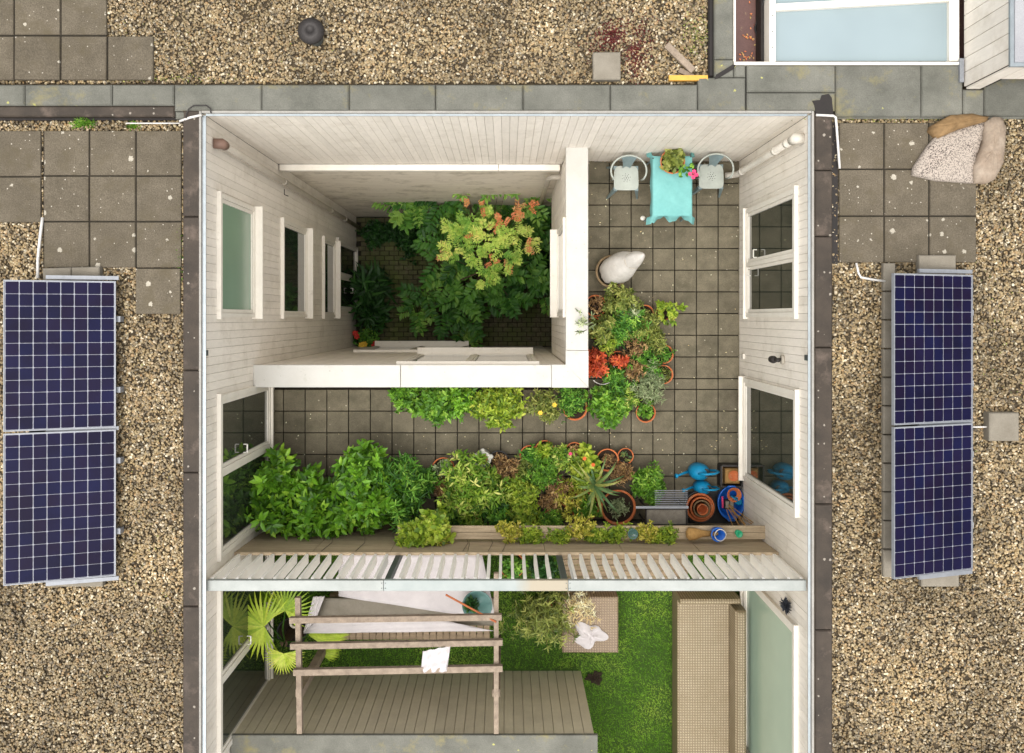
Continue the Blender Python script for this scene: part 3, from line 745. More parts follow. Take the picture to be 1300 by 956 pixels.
# pit parapet
pw = root('parapet_wall', (.9, -.7, DZ), 'low L shaped wall with bright white coping around the planted pit', 'wall')
MB().box(-wX+.001, 1.03, -.88, -.64, GZ-.1, -2.03).build('wall_core', M['render'], pw)
MB().box(.81, 1.03, -.639, wN-.001, -6.2, -2.03).build('wall_core', M['render'], pw)
boards('PS', pw, -wX+.001, .768, GZ, -2.03, .1); boards('PE', pw, -.62, wN-.03, -6.2, -2.03, .1)
zc = -1.98
def cop(x0, y0, x1, y1):
    a = W(x0, y0, zc); b = W(x1, y1, zc)
    MB().box(a[0]+.002, b[0]-.002, b[1]+.002, a[1]-.002, zc-.05, zc, .006).build('coping', M['coping'], pw)
cop(321, 463, 508.4, 492); cop(508.6, 463, 700.4, 492); cop(718.2, 186.5, 747, 445); 
a = W(700.6,463,zc); b = W(747,492,zc); c1 = W(718.2,445.4,zc)
MB().prism([(a[0],b[1]),(b[0],b[1]),(a[0]+.002+(c1[0]-a[0]),a[1]-.002),(a[0],a[1])], zc-.05, zc).build('coping', M['coping'], pw)
MB().prism([(b[0],b[1]+.004),(b[0],c1[1]),(c1[0],c1[1]),(c1[0],a[1])], zc-.05, zc).build('coping', M['coping'], pw)
window('PS', pw, -1.42, .41, -4.95, -2.25, sill=.1, depth=.035, n=2)
window('PS', pw, -2.7, -.8, -9.0, -6.45, sill=.1, depth=.035, n=2)
window('PE', pw, .02, 1.3, -3.95, -2.35, sill=.1, depth=.035, n=1)
# ground floor beneath the terrace: a dark recess east of the pit
MB().box(2.4, 2.5, -.9, wN, GZ-.1, -6.2).build('recess_wall', M['render'], kind='structure')
MB().box(.81, 2.5, -.9, -.885, GZ-.1, -6.2).build('recess_side', M['render'], kind='structure')
MB().box(1.032, 2.5, -.9, wN, -6.3, -6.2).build('recess_ceiling', M['render'], kind='structure')
# small vent / brackets / lamp
def wall_item(side, u, z, su, sz, d, mt, name, label, cat):
    m = MB(); ubox(m, side, u-su/2, u+su/2, .002, d, z-sz/2, z+sz/2, .0); return tag(m.build(name, M[mt]), label, cat)
wall_item('W', W(0,448,-.15)[1], -.12, .06, .1, .03, 'steel', 'wall_bracket', 'small grey metal bracket high on the left boarded wall', 'bracket')
wall_item('E', W(0,454,-.15)[1], -.13, .06, .1, .03, 'steel', 'wall_bracket', 'small grey metal bracket high on the right boarded wall', 'bracket')
wall_item('E', W(0,452,-2.8)[1], -2.75, .07, .1, .03, 'pipew', 'wall_socket', 'small white outdoor socket low on the right boarded wall', 'socket')
lx, ly = wX, W(0,457,-.9)[1]
lp = root('wall_lamp', (wX, ly, -1.0), 'bronze spotlight lamp on a round base on the right boarded wall', 'lamp')
MB().tube([(wX-.002,ly,-1.0),(wX-.03,ly,-1.0)], .055, 16).build('base_plate', M['pipe'], lp, True)
MB().tube([(wX-.03,ly,-1.0),(wX-.1,ly,-1.0)], .02, 8).build('arm', M['iron'], lp, True)
MB().tube([(wX-.12,ly,-1.08),(wX-.12,ly,-1.0),(wX-.12,ly,-.92)], [.04,.045,.03], 14).build('lamp_head', M['iron'], lp, True)
MB().tube([(wX-.12,ly,-.92),(wX-.12,ly,-.8)], .022, 10).build('sensor', M['iron'], lp, True)
# rain pipes
def pipe(name, pts, r, mt, label, bands=(), extra=None):
    rt = root(name, pts[-1], label, 'pipe')
    MB().tube(pts, r, 12).build('pipe', M[mt], rt, True)
    for (a, b) in bands: MB().tube([a, b], r*1.18, 12).build('collar', M[mt], rt, True)
    if extra: extra(rt)
    return rt
def brown(rt): MB().tube([(-wX+.0,1.93,-.42),(-wX+.085,1.93,-.46),(-wX+.085,1.93,-.56)], [.055,.06,.055], 12).build('outlet', M['brownplastic'], rt, True)
px_, py_ = -wX+.085, 1.93
pipe('rain_pipe', [(px_,py_,-.52),(px_,py_,-3),(px_,py_,-6.9),(px_,py_,-9.8)], .042, 'pipe', 'long grey rain pipe in the left rear corner down into the pit',
     [((px_,py_,-6.6),(px_,py_,-6.75)),((px_,py_,-8.0),(px_,py_,-8.15)),((px_,py_,-3.2),(px_,py_,-3.3))], brown)
px_, py_ = wX-.085, 1.96
def elb(rt): MB().tube([(wX,1.96,-.3),(wX-.085,1.96,-.3),(wX-.085,1.96,-.42)], [.06,.062,.055], 12).build('outlet', M['pipew'], rt, True)
pipe('rain_pipe', [(px_,py_,-.4),(px_,py_,-1.5),(px_,py_,-2.75),(px_-.06,py_,-2.85),(px_-.14,py_,-2.88)], .042, 'pipew', 'white rain pipe in the right rear corner beside the aqua table',
     [((px_,py_,-1.0),(px_,py_,-1.08)),((px_,py_,-2.5),(px_,py_,-2.56)),((px_,py_,-.55),(px_,py_,-.62))], elb)
pipe('rain_pipe', [(.8,2.05,-3.55),(.66,2.05,-3.6),(.62,2.05,-3.75),(.62,2.08,-9.8)], .04, 'pipe', 'grey bent rain pipe where the pit meets the rear wall and low wall')
cable('wire_hook', [(361,240,-2.6),(361,247,-2.6),(366,249,-2.6)], .006, 'iron', 'thin dark wire hook hanging on the left wall beside the rain pipe', 'hook')

# ================================================================= UPPER TERRACE
MB().box(.81+.222, wX-.001, -7.2, wN-.001, -3.3, -3.045).build('terrace_slab', M['joint'], kind='structure')
MB().box(-wX+.001, 1.0315, -7.2, -.882, -3.3, -3.045).build('terrace_slab_front', M['joint'], kind='structure')
tf = root('terrace_floor', (0, -1.5, DZ), kind='structure')
tm = MB().box(-.5,.5,-.5,.5,-.04,0,.006).mesh('floor_tile', M['tile'])
def tile(xa, ya, xb, yb):
    a = W(xa, ya, DZ); b = W(xb, yb, DZ)
    inst('floor_tile', tm, tf, ((a[0]+b[0])/2, (a[1]+b[1])/2, DZ+random.uniform(-.003,.002)), (b[0]-a[0]-.012, a[1]-b[1]-.012, 1), (random.uniform(-.006,.006), random.uniform(-.006,.006), random.uniform(-.005,.005)))
xs = [939.3-27.6*k for k in range(0, 22)]
ya = [205.2]+[232.8+27.55*k for k in range(0, 10)]
for j in range(len(ya)-1):
    for k in range(7): tile(xs[k+1], ya[j], xs[k], ya[j+1])
    tile(737.5, ya[j], xs[7], ya[j+1])
for k in range(7): tile(xs[k+1], 480.8, xs[k], 494.4)
yb_ = [494.4+27.55*k for k in range(0, 7)]
for j in range(6):
    for k in range(21): tile(xs[k+1], yb_[j], xs[k], yb_[j+1])
    tile(347, yb_[j], xs[21], yb_[j+1])
tile(737.5, 480.8, xs[7], 494.4)
gravel('edge_debris', [(*sorted((W(739,0,DZ)[0], W(940,0,DZ)[0])), W(0,206,DZ)[1], W(0,200,DZ)[1]), (W(938.5,0,DZ)[0], wX-.003, W(0,480,DZ)[1], W(0,204,DZ)[1])],
       2600, (.004,.004,.003), (.012,.010,.008), DZ-.012, M['pebble'], label='small pebbles and debris along the terrace wall edges')

# ================================================================= PIT
MB().box(-wX+.001, 2.5, -.64, wN, GZ-.1, GZ-.03).build('pit_floor_bed', M['joint'], kind='structure')
pf = root('pit_floor', (-1.5, .8, GZ), kind='structure')
bmsh = MB().box(-.5,.5,-.5,.5,-.03,0,.006)
bme = MB().box(-.1,.1,-.05,.05,-.05,0,.006).mesh('brick', M['brick'])
rest = MB(); cnt = 0
for j in range(28):
    for i in range(29):
        x = -wX+.1+i*.205+(.1 if j % 2 else 0); y = -.57+j*.103
        if x > 2.3 or y > wN-.03: continue
        z = GZ+random.uniform(-.006,.004)
        if -2.55 < x < -.55 and y < 1.65 and cnt < 298 and y > -.6:
            inst('brick', bme, pf, (x, y, z), (.96,.94,1), (random.uniform(-.02,.02), random.uniform(-.02,.02), random.uniform(-.02,.02))); cnt += 1
        else: rest.box(x-.096, x+.096, y-.047, y+.047, z-.05, z, .005)
rest.build('brickwork', M['brick'], pf, kind='stuff')

# large compound-leaved tree
def frond_pts(rng, base, d, ln, pairs):
    """positions/directions of leaflets along an arching rachis"""
    t = np.linspace(.2, 1, pairs); up = np.array([0,0,1.])
    side = np.cross(d, up); side /= max(np.linalg.norm(side), 1e-6)
    P, Dn = [], []
    for q in t:
        c = base + d*ln*q - up*(ln*.35*q*q)
        for sg in (-1, 1):
            P.append(c); Dn.append(side*sg + d*.55 + up*.05)
    P.append(base + d*ln - up*ln*.35); Dn.append(d - up*.6)
    return P, Dn
tx, ty = W(615, 345, -8)
tr = root('rowan_tree', (tx, ty, GZ), 'large compound leaved tree with yellow and orange clusters growing in the pit', 'tree')
rng = np.random.default_rng(11)
trunk = MB(); br = MB(); trunk.tube([(tx,ty,GZ-.02),(tx+.03,ty-.02,-8.9),(tx-.02,ty+.03,-7.8),(tx+.05,ty+.02,-6.6)], [.07,.055,.045,.02], 8)
low = Leaves(1); yel = Leaves(2); ora = Leaves(3)
def spray(px, py, z, nf, ln, tgt, tint, pairs=7, lf=.1, asp=.55):
    x, y = W(px, py, z); c = np.array([x, y, z])
    for k in range(nf):
        a = rng.random()*2*PI; d = np.array([math.cos(a), math.sin(a), .35+.4*rng.random()]); d /= np.linalg.norm(d)
        P, Dn = frond_pts(rng, c, d, ln*(.7+.5*rng.random()), pairs)
        tgt.add(np.array(P), np.array(Dn), lf*1.15*(.8+.4*rng.random(len(P))), asp, T_OVAL, tint=tint+rng.normal(0,.12))
def limb(px, py, z, r=.018):
    x, y = W(px, py, z); b = Vector((tx, ty, -8.9+rng.random()*1.6)); e = Vector((x, y, z))
    m = b.lerp(e, .5); m.z += -.15; br.tube([b, m, e], [r, r*.7, r*.35], 5)
dk = [(600,372,-8.4),(570,350,-8.2),(645,375,-8.2),(670,350,-8.1),(685,320,-8.2),(690,375,-8.6),(590,400,-8.9),(575,335,-7.9),
      (548,268,-7.6),(560,256,-7.4),(540,372,-8.8),(530,392,-9.0),(600,412,-9.2),(620,385,-8.6),
      (680,280,-8.2),(692,262,-8.3),(660,265,-8),(640,350,-7.7),(612,355,-7.6),(565,310,-7.7),(555,330,-8.1),(640,280,-8),(600,275,-7.8),
      (665,300,-8.0),(628,330,-8.2),(590,328,-8.2),(650,325,-8.2),(510,266,-7.6),(530,260,-7.6),(580,300,-8),(668,372,-8.5),(585,380,-8.2),(560,395,-9)]
for i, (a, b, z) in enumerate(dk):
    if i % 2 == 0: limb(a, b, z)
    spray(a, b, z, 6, .5, low, .15+.7*rng.random(), 6, .14)
for (a, b, z) in [(585,285,-6.7),(600,280,-6.6),(615,292,-6.5),(590,298,-6.8),(630,300,-6.6),(612,310,-6.6),(640,318,-6.7),(605,325,-6.9),(575,318,-6.9),(648,330,-6.9),
                  (625,345,-6.9),(615,355,-7),(575,290,-6.9),(660,300,-6.9),(672,305,-7),(640,295,-6.6),(585,325,-7.1),(625,275,-6.8)]:
    limb(a, b, z, .012); spray(a, b, z, 6, .24, yel, .15+.6*rng.random(), 6, .07, .5)
for (a, b, z) in [(590,240,-6.5),(597,255,-6.5),(648,275,-6.5),(657,265,-6.5),(663,268,-6.5),(672,262,-6.6),(612,262,-6.6),(602,297,-6.6),(633,287,-6.6),(670,312,-6.8),
                  (625,333,-6.8),(642,340,-6.9),(638,277,-6.5),(558,322,-7)]:
    limb(a, b, z, .01); spray(a, b, z, 3, .15, ora, .2+.5*rng.random(), 5, .045, .6)
for (a, b, z) in [(588,228,-6.4),(633,240,-6.5),(645,228,-6.4),(690,250,-7),(510,268,-7.5),(530,262,-7.5),(676,258,-6.8)]:
    limb(a, b, z, .009); spray(a, b, z, 5, .3, low, .9, 4, .12)
trunk.build('trunk', M['bark'], tr, True); br.build('branch', M['bark'], tr, True)
low.build('foliage', L['pit'], tr); yel.build('foliage', L['pityellow'], tr, label='yellow green upper leaf clusters'); ora.build('berry_cluster', L['pitorange'], tr, kind='stuff')
# other pit plants
def bush(name, px, py, rpx, h, leaf, mt, n, per, label, z=GZ, **kw):
    return plant(name, px, py, rpx, h, leaf, mt, n, per, label=label, z=z, potm=None, poth=.02, **kw)
bush('strap_leaf_shrub', 468, 365, 24, 1.3, .26, 'dark', 46, 8, 'dark long leaved shrub beside the pit garden door', aspect=.17, tmpl=T_BLADE, cat='shrub')
bush('strap_leaf_shrub', 470, 398, 20, 1.0, .2, 'dark', 40, 7, 'dark broad leaved shrub at the pit wall in front of the flower pots', aspect=.35, cat='shrub')
bush('ivy', 482, 296, 27, .5, .08, 'dark', 170, 6, 'dark ivy ground cover in the rear left corner of the pit', cat='ivy', sq=.6, fill=.7)
bush('shade_shrub', 520, 300, 26, .7, .09, 'dark', 120, 6, 'low dark shrub in the pit between ivy and tree', cat='shrub', fill=.7)
bush('shade_shrub', 650, 272, 30, 1.0, .1, 'dark', 140, 6, 'dark evergreen shrub behind the tree at the pit rear wall', cat='shrub', fill=.7)
bush('shade_shrub', 690, 335, 22, 1.1, .1, 'dark', 110, 6, 'dark evergreen shrub beside the pit right wall', cat='shrub', fill=.7, sq=1.6)
p1 = plant('flower_pot_plant', 465, 430, 16, .35, .08, 'mid', 40, 6, label='small pot of mixed flowers at the near left corner of the pit', potm='black', potr=.2, poth=.3, z=GZ)
def flowers(par, pts, z, mt, r=.03, name='flower', petals=6):
    m = MB()
    for (px, py) in pts:
        x, y = W(px, py, z)
        for k in range(petals):
            a = 2*PI*k/petals+px; dx, dy = math.cos(a), math.sin(a); q = r
            m.add([(x,y,z),(x+q*(dx*.7-dy*.45),y+q*(dy*.7+dx*.45),z+q*.35),(x+q*1.15*dx,y+q*1.15*dy,z+q*.25),(x+q*(dx*.7+dy*.45),y+q*(dy*.7-dx*.45),z+q*.35)], [(0,3,2,1)])
        m.ball(x, y, z+.004, r*.22, n=6, m=4)
    return m.build(name, mt if not isinstance(mt, str) else M[mt], par)
flowers(p1, [(451,423),(453,427),(477,436),(475,439)], GZ+.7, 'redpetal', .06); flowers(p1, [(459,438),(463,437)], GZ+.7, 'yellowpetal', .06)

# ================================================================= FURNITURE ON THE TERRACE
def chair(px, py, label):
    zs = DZ+.45; x, y = W(px, py, zs); r = .165
    rt = root('metal_chair', (x, y, DZ), label, 'chair', 'metal cafe chairs at the aqua table')
    # rounded seat
    P = []
    for k in range(28):
        a = 2*PI*k/28; ca, sa = math.cos(a), math.sin(a); e = .42
        P.append((x+math.copysign(abs(ca)**e, ca)*(r+.012*(-sa)), y+math.copysign(abs(sa)**e, sa)*r))
    m = MB(); m.prism(P, zs-.02, zs); inn = [(x+(p[0]-x)*.86, y+(p[1]-y)*.86) for p in P]
    m.prism(inn, zs+.0005, zs+.006); m.build('seat', M['chair'], rt)
    h = MB()
    h.disc(x, y, zs+.0075, .008, 8)
    for k in range(6): h.disc(x+.03*math.cos(k*PI/3), y+.03*math.sin(k*PI/3), zs+.0075, .006, 8)
    for k in range(8): h.disc(x+.055*math.cos(k*PI/4+.2), y+.055*math.sin(k*PI/4+.2), zs+.0075, .005, 8)
    h.build('seat_hole', M['black'], rt, kind='stuff')
    # legs: splayed angular sheet legs
    for sx in (-1, 1):
        for sy in (-1, 1):
            a = (x+sx*r*.85, y+sy*r*.85); b = (x+sx*(r+.045), y+sy*(r+.05))
            m = MB(); t0, t1 = .05, .02
            m.add([(a[0]-t0/2,a[1]-t0/2,zs-.021),(a[0]+t0/2,a[1]-t0/2,zs-.021),(a[0]+t0/2,a[1]+t0/2,zs-.021),(a[0]-t0/2,a[1]+t0/2,zs-.021),
                   (b[0]-t1/2,b[1]-t1/2,DZ+.003),(b[0]+t1/2,b[1]-t1/2,DZ+.003),(b[0]+t1/2,b[1]+t1/2,DZ+.003),(b[0]-t1/2,b[1]+t1/2,DZ+.003)],
                  [(0,1,2,3),(7,6,5,4),(0,4,5,1),(1,5,6,2),(2,6,7,3),(3,7,4,0)]); m.build('leg', M['chairdark'], rt)
    m = MB()
    for sx in (-1,1): m.bar((x+sx*r*.9, y-r*.9, zs-.05),(x+sx*r*.9, y+r*.9, zs-.05), .01, .05)
    for sy in (-1,1): m.bar((x-r*.9, y+sy*r*.9, zs-.05),(x+r*.9, y+sy*r*.9, zs-.05), .01, .05)
    m.build('apron', M['chairdark'], rt)
    # tube loop that is armrest and back
    za = DZ+.70; pts = []
    pts.append((x-.20, y-.03, zs-.01))
    for k in range(0, 19):
        a = PI+.55 - k*(PI+1.1)/18
        pts.append((x+.235*math.cos(a), y+.055+.195*math.sin(a), za+.05*math.sin(max(0, min(PI, a)))))
    pts.append((x+.20, y-.03, zs-.01))
    MB().tube(pts, .0125, 8).build('arm_loop', M['chair'], rt, True)
    m = MB(); vs = []; fs = []
    for j, (zz, wdt, yy) in enumerate(((zs, .05, .155), (zs+.1, .055, .175), (zs+.24, .08, .22), (za+.04, .1, .245))):
        for i in range(7):
            q = i/3-1; vs.append((x+q*wdt, y+yy-.03*q*q, zz))
    for j in range(3):
        for i in range(6): fs.append((j*7+i, j*7+i+1, (j+1)*7+i+1, (j+1)*7+i))
    n0 = len(vs); vs += [(v[0], v[1]+.004, v[2]) for v in vs]; fs += [tuple(k+n0 for k in f[::-1]) for f in fs]
    m.add(vs, fs); m.build('backrest', M['chairdark'], rt, True)
    return rt
c1_ = chair(795, 226, 'pale metal armchair left of the aqua table')
c2_ = chair(903, 224, 'pale metal armchair right of the aqua table near the white rain pipe')
# table under cloth
zt_ = DZ+.74
def table():
    x0_, y1_ = W(828.5, 198, zt_); x1_, y0_ = W(879, 274, zt_)
    cx, cy = (x0_+x1_)/2, (y0_+y1_)/2
    rt = root('folding_table', (cx, cy, DZ), 'small rectangular table hidden under the aqua tablecloth', 'table')
    MB().box(x0_+.01, x1_-.01, y0_+.01, y1_-.01, zt_-.03, zt_-.005).build('tabletop', M['chairdark'], rt)
    for sx in (0,1):
        for sy in (0,1):
            a = (x0_+.03 if sx == 0 else x1_-.03, y0_+.03 if sy == 0 else y1_-.03)
            MB().tube([(a[0], a[1], zt_-.03), (a[0]+(-.02 if sx == 0 else .02), a[1]+(-.02 if sy == 0 else .02), DZ)], .012, 6).build('leg', M['chairdark'], rt)
    # cloth: grid with hanging skirt
    nx, ny = 34, 46; ov = .13; vs = []; fs = []
    for j in range(ny+1):
        for i in range(nx+1):
            u = -ov+(x1_-x0_+2*ov)*i/nx; v = -ov+(y1_-y0_+2*ov)*j/ny
            Lx, Ly = x1_-x0_, y1_-y0_
            ox = max(0, -u, u-Lx); oy = max(0, -v, v-Ly)
            bx = min(max(u, 0), Lx); by = min(max(v, 0), Ly)
            sgx = -1 if u < 0 else 1; sgy = -1 if v < 0 else 1
            fold = .3+.28*math.sin(u*26+.8)+.1*math.sin(u*61); fold2 = .06+.05*math.sin(v*18)
            flx = .25 if oy > 0 else fold2
            fly = (fold if v < 0 else .12) + (.35 if (ox > 0) else 0)
            if ox > 0 and oy > 0: flx, fly = .45, .75
            X = x0_+bx+sgx*ox*flx; Y = y0_+by+sgy*oy*fly
            drop = ox*math.sqrt(max(0,1-flx**2))+oy*math.sqrt(max(0.1,1-min(fly,.95)**2))
            zz = zt_+.002-drop
            if ox == 0 and oy == 0: zz += .003*math.sin(u*31+v*9)*math.sin(v*17+1)+.002*math.sin(u*12)
            vs.append((X, Y, zz))
    for j in range(ny):
        for i in range(nx):
            a = j*(nx+1)+i; fs.append((a, a+1, a+nx+2, a+nx+1))
    MB().add(vs, fs).build('tablecloth', M['aqua'], None, True, label='aqua tablecloth with hanging corners draped over the small table', cat='tablecloth')
    m = MB()
    for (px, py) in ((829,201),(877,199)):
        x, y = W(px, py, zt_); m.box(x-.012, x+.012, y-.006, y+.006, zt_+.004, zt_+.012)
    m.build('cloth_clip', M['black'], rt)
table()
gp = plant('geranium', 856, 203, 15, .2, .075, 'olive', 42, 6, label='geranium in a terracotta bowl on the aqua table with pink bloom', potm='terra', potr=.16, poth=.12, z=zt_+.003, aspect=.8, fill=.8)
flowers(gp, [(876,221),(881,218),(884,222),(880,225)], zt_+.2, 'pink', .028)
x, y = W(866, 214, zt_+.15); x2, y2 = W(880, 220, zt_+.2)
MB().tube([(x-.03,y+.03,zt_+.13),(x,y,zt_+.2),(x2,y2,zt_+.19)], .004, 5).build('stem', L['mid'], gp)
lv = Leaves(8); rg = np.random.default_rng(4)
pts = np.array([[*W(868+rg.normal(0,5), 216+rg.normal(0,4), zt_+.18), zt_+.12+rg.random()*.08] for _ in range(26)])
lv.add(pts, np.c_[rg.normal(0,1,(26,2)), .3*np.ones(26)], .06, .85); lv.build('foliage', L['mid'], gp)
# fleece wrapped plant
def wrapped():
    zb = DZ; x, y = W(774, 346, zb); rt = root('wrapped_plant', (x, y, zb), 'plant in a round pot wrapped in white fleece, leaning toward the terrace middle', 'plant')
    MB().lathe([(.16,0),(.21,.2),(.225,.26),(.225,.3),(.2,.3),(.19,.22)], x, y, zb, 28).build('pot', M['terraold'], rt, True)
    xt, yt = W(818, 323, -1.75); vs = []; fs = []; n = 26
    prof = [(.0,.165),(.1,.195),(.25,.195),(.42,.17),(.56,.135),(.64,.112),(.67,.105),(.70,.106),(.8,.085),(.9,.052),(.97,.022),(1.0,.004)]
    for j, (t_, r_) in enumerate(prof):
        cx = x+(xt-x)*t_; cy = y+(yt-y)*t_; cz = zb+.25+(-1.75-zb-.25)*t_
        for i in range(n):
            a = 2*PI*i/n; q = r_*(1+.05*math.sin(5*a+.6*t_)+.03*math.sin(11*a+1.5*t_)); vs.append((cx+q*math.cos(a), cy+q*math.sin(a), cz))
    for j in range(len(prof)-1):
        for i in range(n): fs.append((j*n+i, j*n+(i+1)%n, (j+1)*n+(i+1)%n, (j+1)*n+i))
    MB().add(vs, fs).build('fleece', M['fleece'], rt, True)
    m = MB(); t_ = .67; m.tube([(x+(xt-x)*t_+.106*math.cos(a), y+(yt-y)*t_+.106*math.sin(a), zb+.25+(-1.75-zb-.25)*t_) for a in np.linspace(0, 2*PI, 17)[:-1]], .006, 5, True)
    m.build('tie', M['pipe'], rt)
M['terraold'] = pm('weathered_terracotta', (142,120,90), (116,98,72), 9, .9, fine=.3)
wrapped()
solo_ = MB().lathe([(.0001,.012),(.028,.012),(.036,.004),(.03,0)], *W(816,277,DZ), DZ+.002, 16).build('lid', M['ceramic'], None, True, label='small round white lid lying on the tiles near the aqua table', cat='lid')

# ================================================================= POTTED PLANTS
P_ = plant
# bed against the low wall (front side)
P_('potted_herb', 512, 502, 20, .3, .06, 'fresh', 80, 6, label='light green herb at the left end of the row below the white coping', potm='black', potr=.11, potxy=(524,512))
P_('potted_bush', 552, 515, 27, .45, .065, 'fresh', 190, 6, label='bright green bush second in the row below the white coping', sq=.95)
P_('potted_bush', 585, 508, 20, .4, .06, 'bright', 110, 6, label='small dense bush between the bright bush and yellow green bush', potm='terra')
P_('potted_bush', 632, 516, 33, .45, .065, 'lime', 230, 6, label='yellow green rounded bush in the middle of the row below the coping', sq=.85)
a4 = P_('potted_flower', 692, 516, 23, .35, .05, 'olive', 100, 6, label='grey green flowering plant with two small yellow blooms', aspect=.35)
flowers(a4, [(704,514),(686,524)], DZ+.6, 'yellowpetal', .03)
P_('potted_herb', 727, 508, 22, .32, .045, 'mid', 120, 6, label='feathery herb in a wide terracotta pot near the coping corner', potr=.17, aspect=.3, potxy=(730,518))
P_('potted_bush', 776, 514, 28, .4, .07, 'fresh', 170, 6, label='vivid green leafy bush at the corner of the two plant rows', sq=.9)
P_('potted_herb', 820, 520, 12, .2, .05, 'fresh', 28, 6, label='small herb in terracotta at the outer corner of the plant bed', potr=.135, potxy=(820,524))
# bed beside the low wall (right side)
P_('potted_shrub', 790, 384, 24, .55, .05, 'olive', 130, 6, label='yellowish small leaved shrub below the fleece wrapped plant', aspect=.45)
P_('potted_twig', 758, 388, 12, .35, .04, 'brown', 18, 5, label='bare twiggy plant in a terracotta pot tight against the white coping', potr=.15)
P_('potted_twig', 820, 399, 6, .15, .035, 'olive', 8, 4, label='nearly empty terracotta pot left of the lime succulent', potr=.13, poth=.22)
P_('lime_succulent', 850, 396, 15, .5, .05, 'lime', 22, 9, label='lime succulent rosettes reaching out at the right edge of the bed', aspect=.6, potr=.1, fill=.1, stems=18, potxy=(842,398))
P_('potted_shrub', 796, 412, 26, .5, .06, 'mid', 150, 6, label='ferny dark green shrub in the middle of the wall side bed', aspect=.35)
P_('potted_shrub', 764, 420, 20, .6, .055, 'olive', 70, 6, label='open branching shrub beside the coping above the red plant', aspect=.35)
P_('overhanging_shrub', 737, 408, 17, 1.2, .055, 'grey', 22, 6, label='thin grey leaved branches hanging over the white coping', aspect=.3, potr=.1, potxy=(754,412), stems=16, poth=.3)
P_('potted_shrub', 822, 420, 26, .45, .05, 'olive', 130, 6, label='wiry olive shrub below the empty terracotta pot', aspect=.35)
P_('potted_herb', 845, 450, 11, .2, .045, 'mid', 22, 6, label='small green tuft in the terracotta pot at the right edge of the bed', aspect=.3, potr=.13)
P_('red_maple', 756, 463, 19, .55, .055, 'red', 100, 6, label='larger red leaved plant at the corner of the white coping', aspect=.4, poth=.25, fill=.6)
P_('red_maple', 788, 459, 12, .5, .05, 'red', 44, 6, label='smaller red leaved plant right of the larger one', aspect=.4, poth=.25, sq=.6)
P_('potted_shrub', 820, 460, 24, .4, .05, 'mid', 110, 6, label='dark wiry shrub right of the red leaved plants', aspect=.3)
P_('lavender', 822, 488, 27, .45, .05, 'grey', 190, 6, label='silvery grey green lavender above the outer corner pot', aspect=.22)
P_('potted_herb', 844, 476, 10, .15, .04, 'olive', 20, 5, label='sparse plant in the second terracotta pot on the right edge of the bed', aspect=.3, potr=.13)
P_('potted_shrub', 786, 486, 24, .4, .055, 'mid', 120, 6, label='mid green shrub between the red plant and the lavender', aspect=.35)
x, y = W(765, 472, DZ+.3)
MB().tube([(x+.17*math.cos(a), y+.17*math.sin(a), DZ+.32) for a in np.linspace(-2.4, .6, 16)], .006, 5).build('plant_hoop', M['wire'], None, label='pale wire plant hoop beside the larger red leaved plant', cat='hoop')
# row before the wooden fence
P_('orange_bush', 343, 632, 44, 1.0, .115, 'bright', 210, 7, label='tall glossy green bush beside the left window', potr=.22, poth=.35, cat='bush', sq=1.15)
P_('orange_bush', 400, 650, 38, .95, .115, 'bright', 170, 7, label='glossy green bush second from the left window', potr=.2, poth=.35, cat='bush', sq=1.2)
P_('laurel_bush', 462, 628, 48, 1.0, .1, 'bright', 260, 7, label='wide dense green bush third from the left window', potr=.22, poth=.35, cat='bush', sq=1.2)
P_('laurel_bush', 507, 628, 34, .85, .095, 'mid', 170, 7, label='darker narrow leaved bush right of the wide dense bush', aspect=.25, poth=.35, cat='bush', sq=1.5)
P_('potted_herb', 540, 612, 18, .3, .07, 'mid', 60, 6, label='small green plant in dark pot behind the yellow trailing succulents')
P_('trailing_sedum', 525, 684, 24, .3, .065, 'lime', 110, 7, label='yellow green trailing succulent on the left of the fence top bed', aspect=.5, z=-1.75, potm=None, poth=.02, sq=.8)
P_('trailing_sedum', 550, 670, 22, .35, .075, 'lime', 80, 6, label='large round leaved lime succulent next to the trailing one', aspect=.8, z=-1.75, potm=None, poth=.02)
P_('trailing_sedum', 557, 693, 14, .25, .07, 'yellow', 36, 7, label='spiky pale yellow succulent closest to the slat fence', aspect=.25, z=-1.75, potm=None, poth=.02)
P_('variegated_bush', 597, 622, 42, .7, .085, 'varieg', 260, 7, label='large variegated yellow green bush in the middle of the fence row', aspect=.3, poth=.3, cat='bush', sq=1.05)
P_('potted_herb', 600, 672, 20, .3, .06, 'varieg', 70, 6, label='pale variegated plant in front of the large variegated bush', aspect=.35, z=DZ+.2)
P_('potted_twig', 643, 598, 20, .3, .05, 'brown', 60, 6, label='withered brown heather behind the lime parsley', aspect=.3)
P_('parsley', 658, 630, 24, .45, .05, 'lime', 190, 6, label='lime green feathery herb right of the variegated bush', aspect=.45)
P_('parsley', 690, 600, 26, .42, .05, 'fresh', 170, 6, label='green feathery herb behind the lime feathery herb', aspect=.35)
P_('parsley', 668, 662, 24, .42, .05, 'lime', 170, 6, label='bright feathery herb nearest the wooden fence', aspect=.45, z=DZ+.1)
P_('parsley', 700, 664, 16, .35, .045, 'fresh', 110, 6, label='small dark feathery herb right of the bright feathery herb', aspect=.35, z=DZ+.1)
P_('potted_herb', 632, 655, 20, .35, .06, 'mid', 90, 6, label='dark green small leaved plant between bush and feathery herbs', z=DZ+.1)
P_('potted_succulent', 673, 580, 12, .2, .05, 'mid', 44, 6, label='green tuft in a dark pot at the tile side of the fence row', potr=.14)
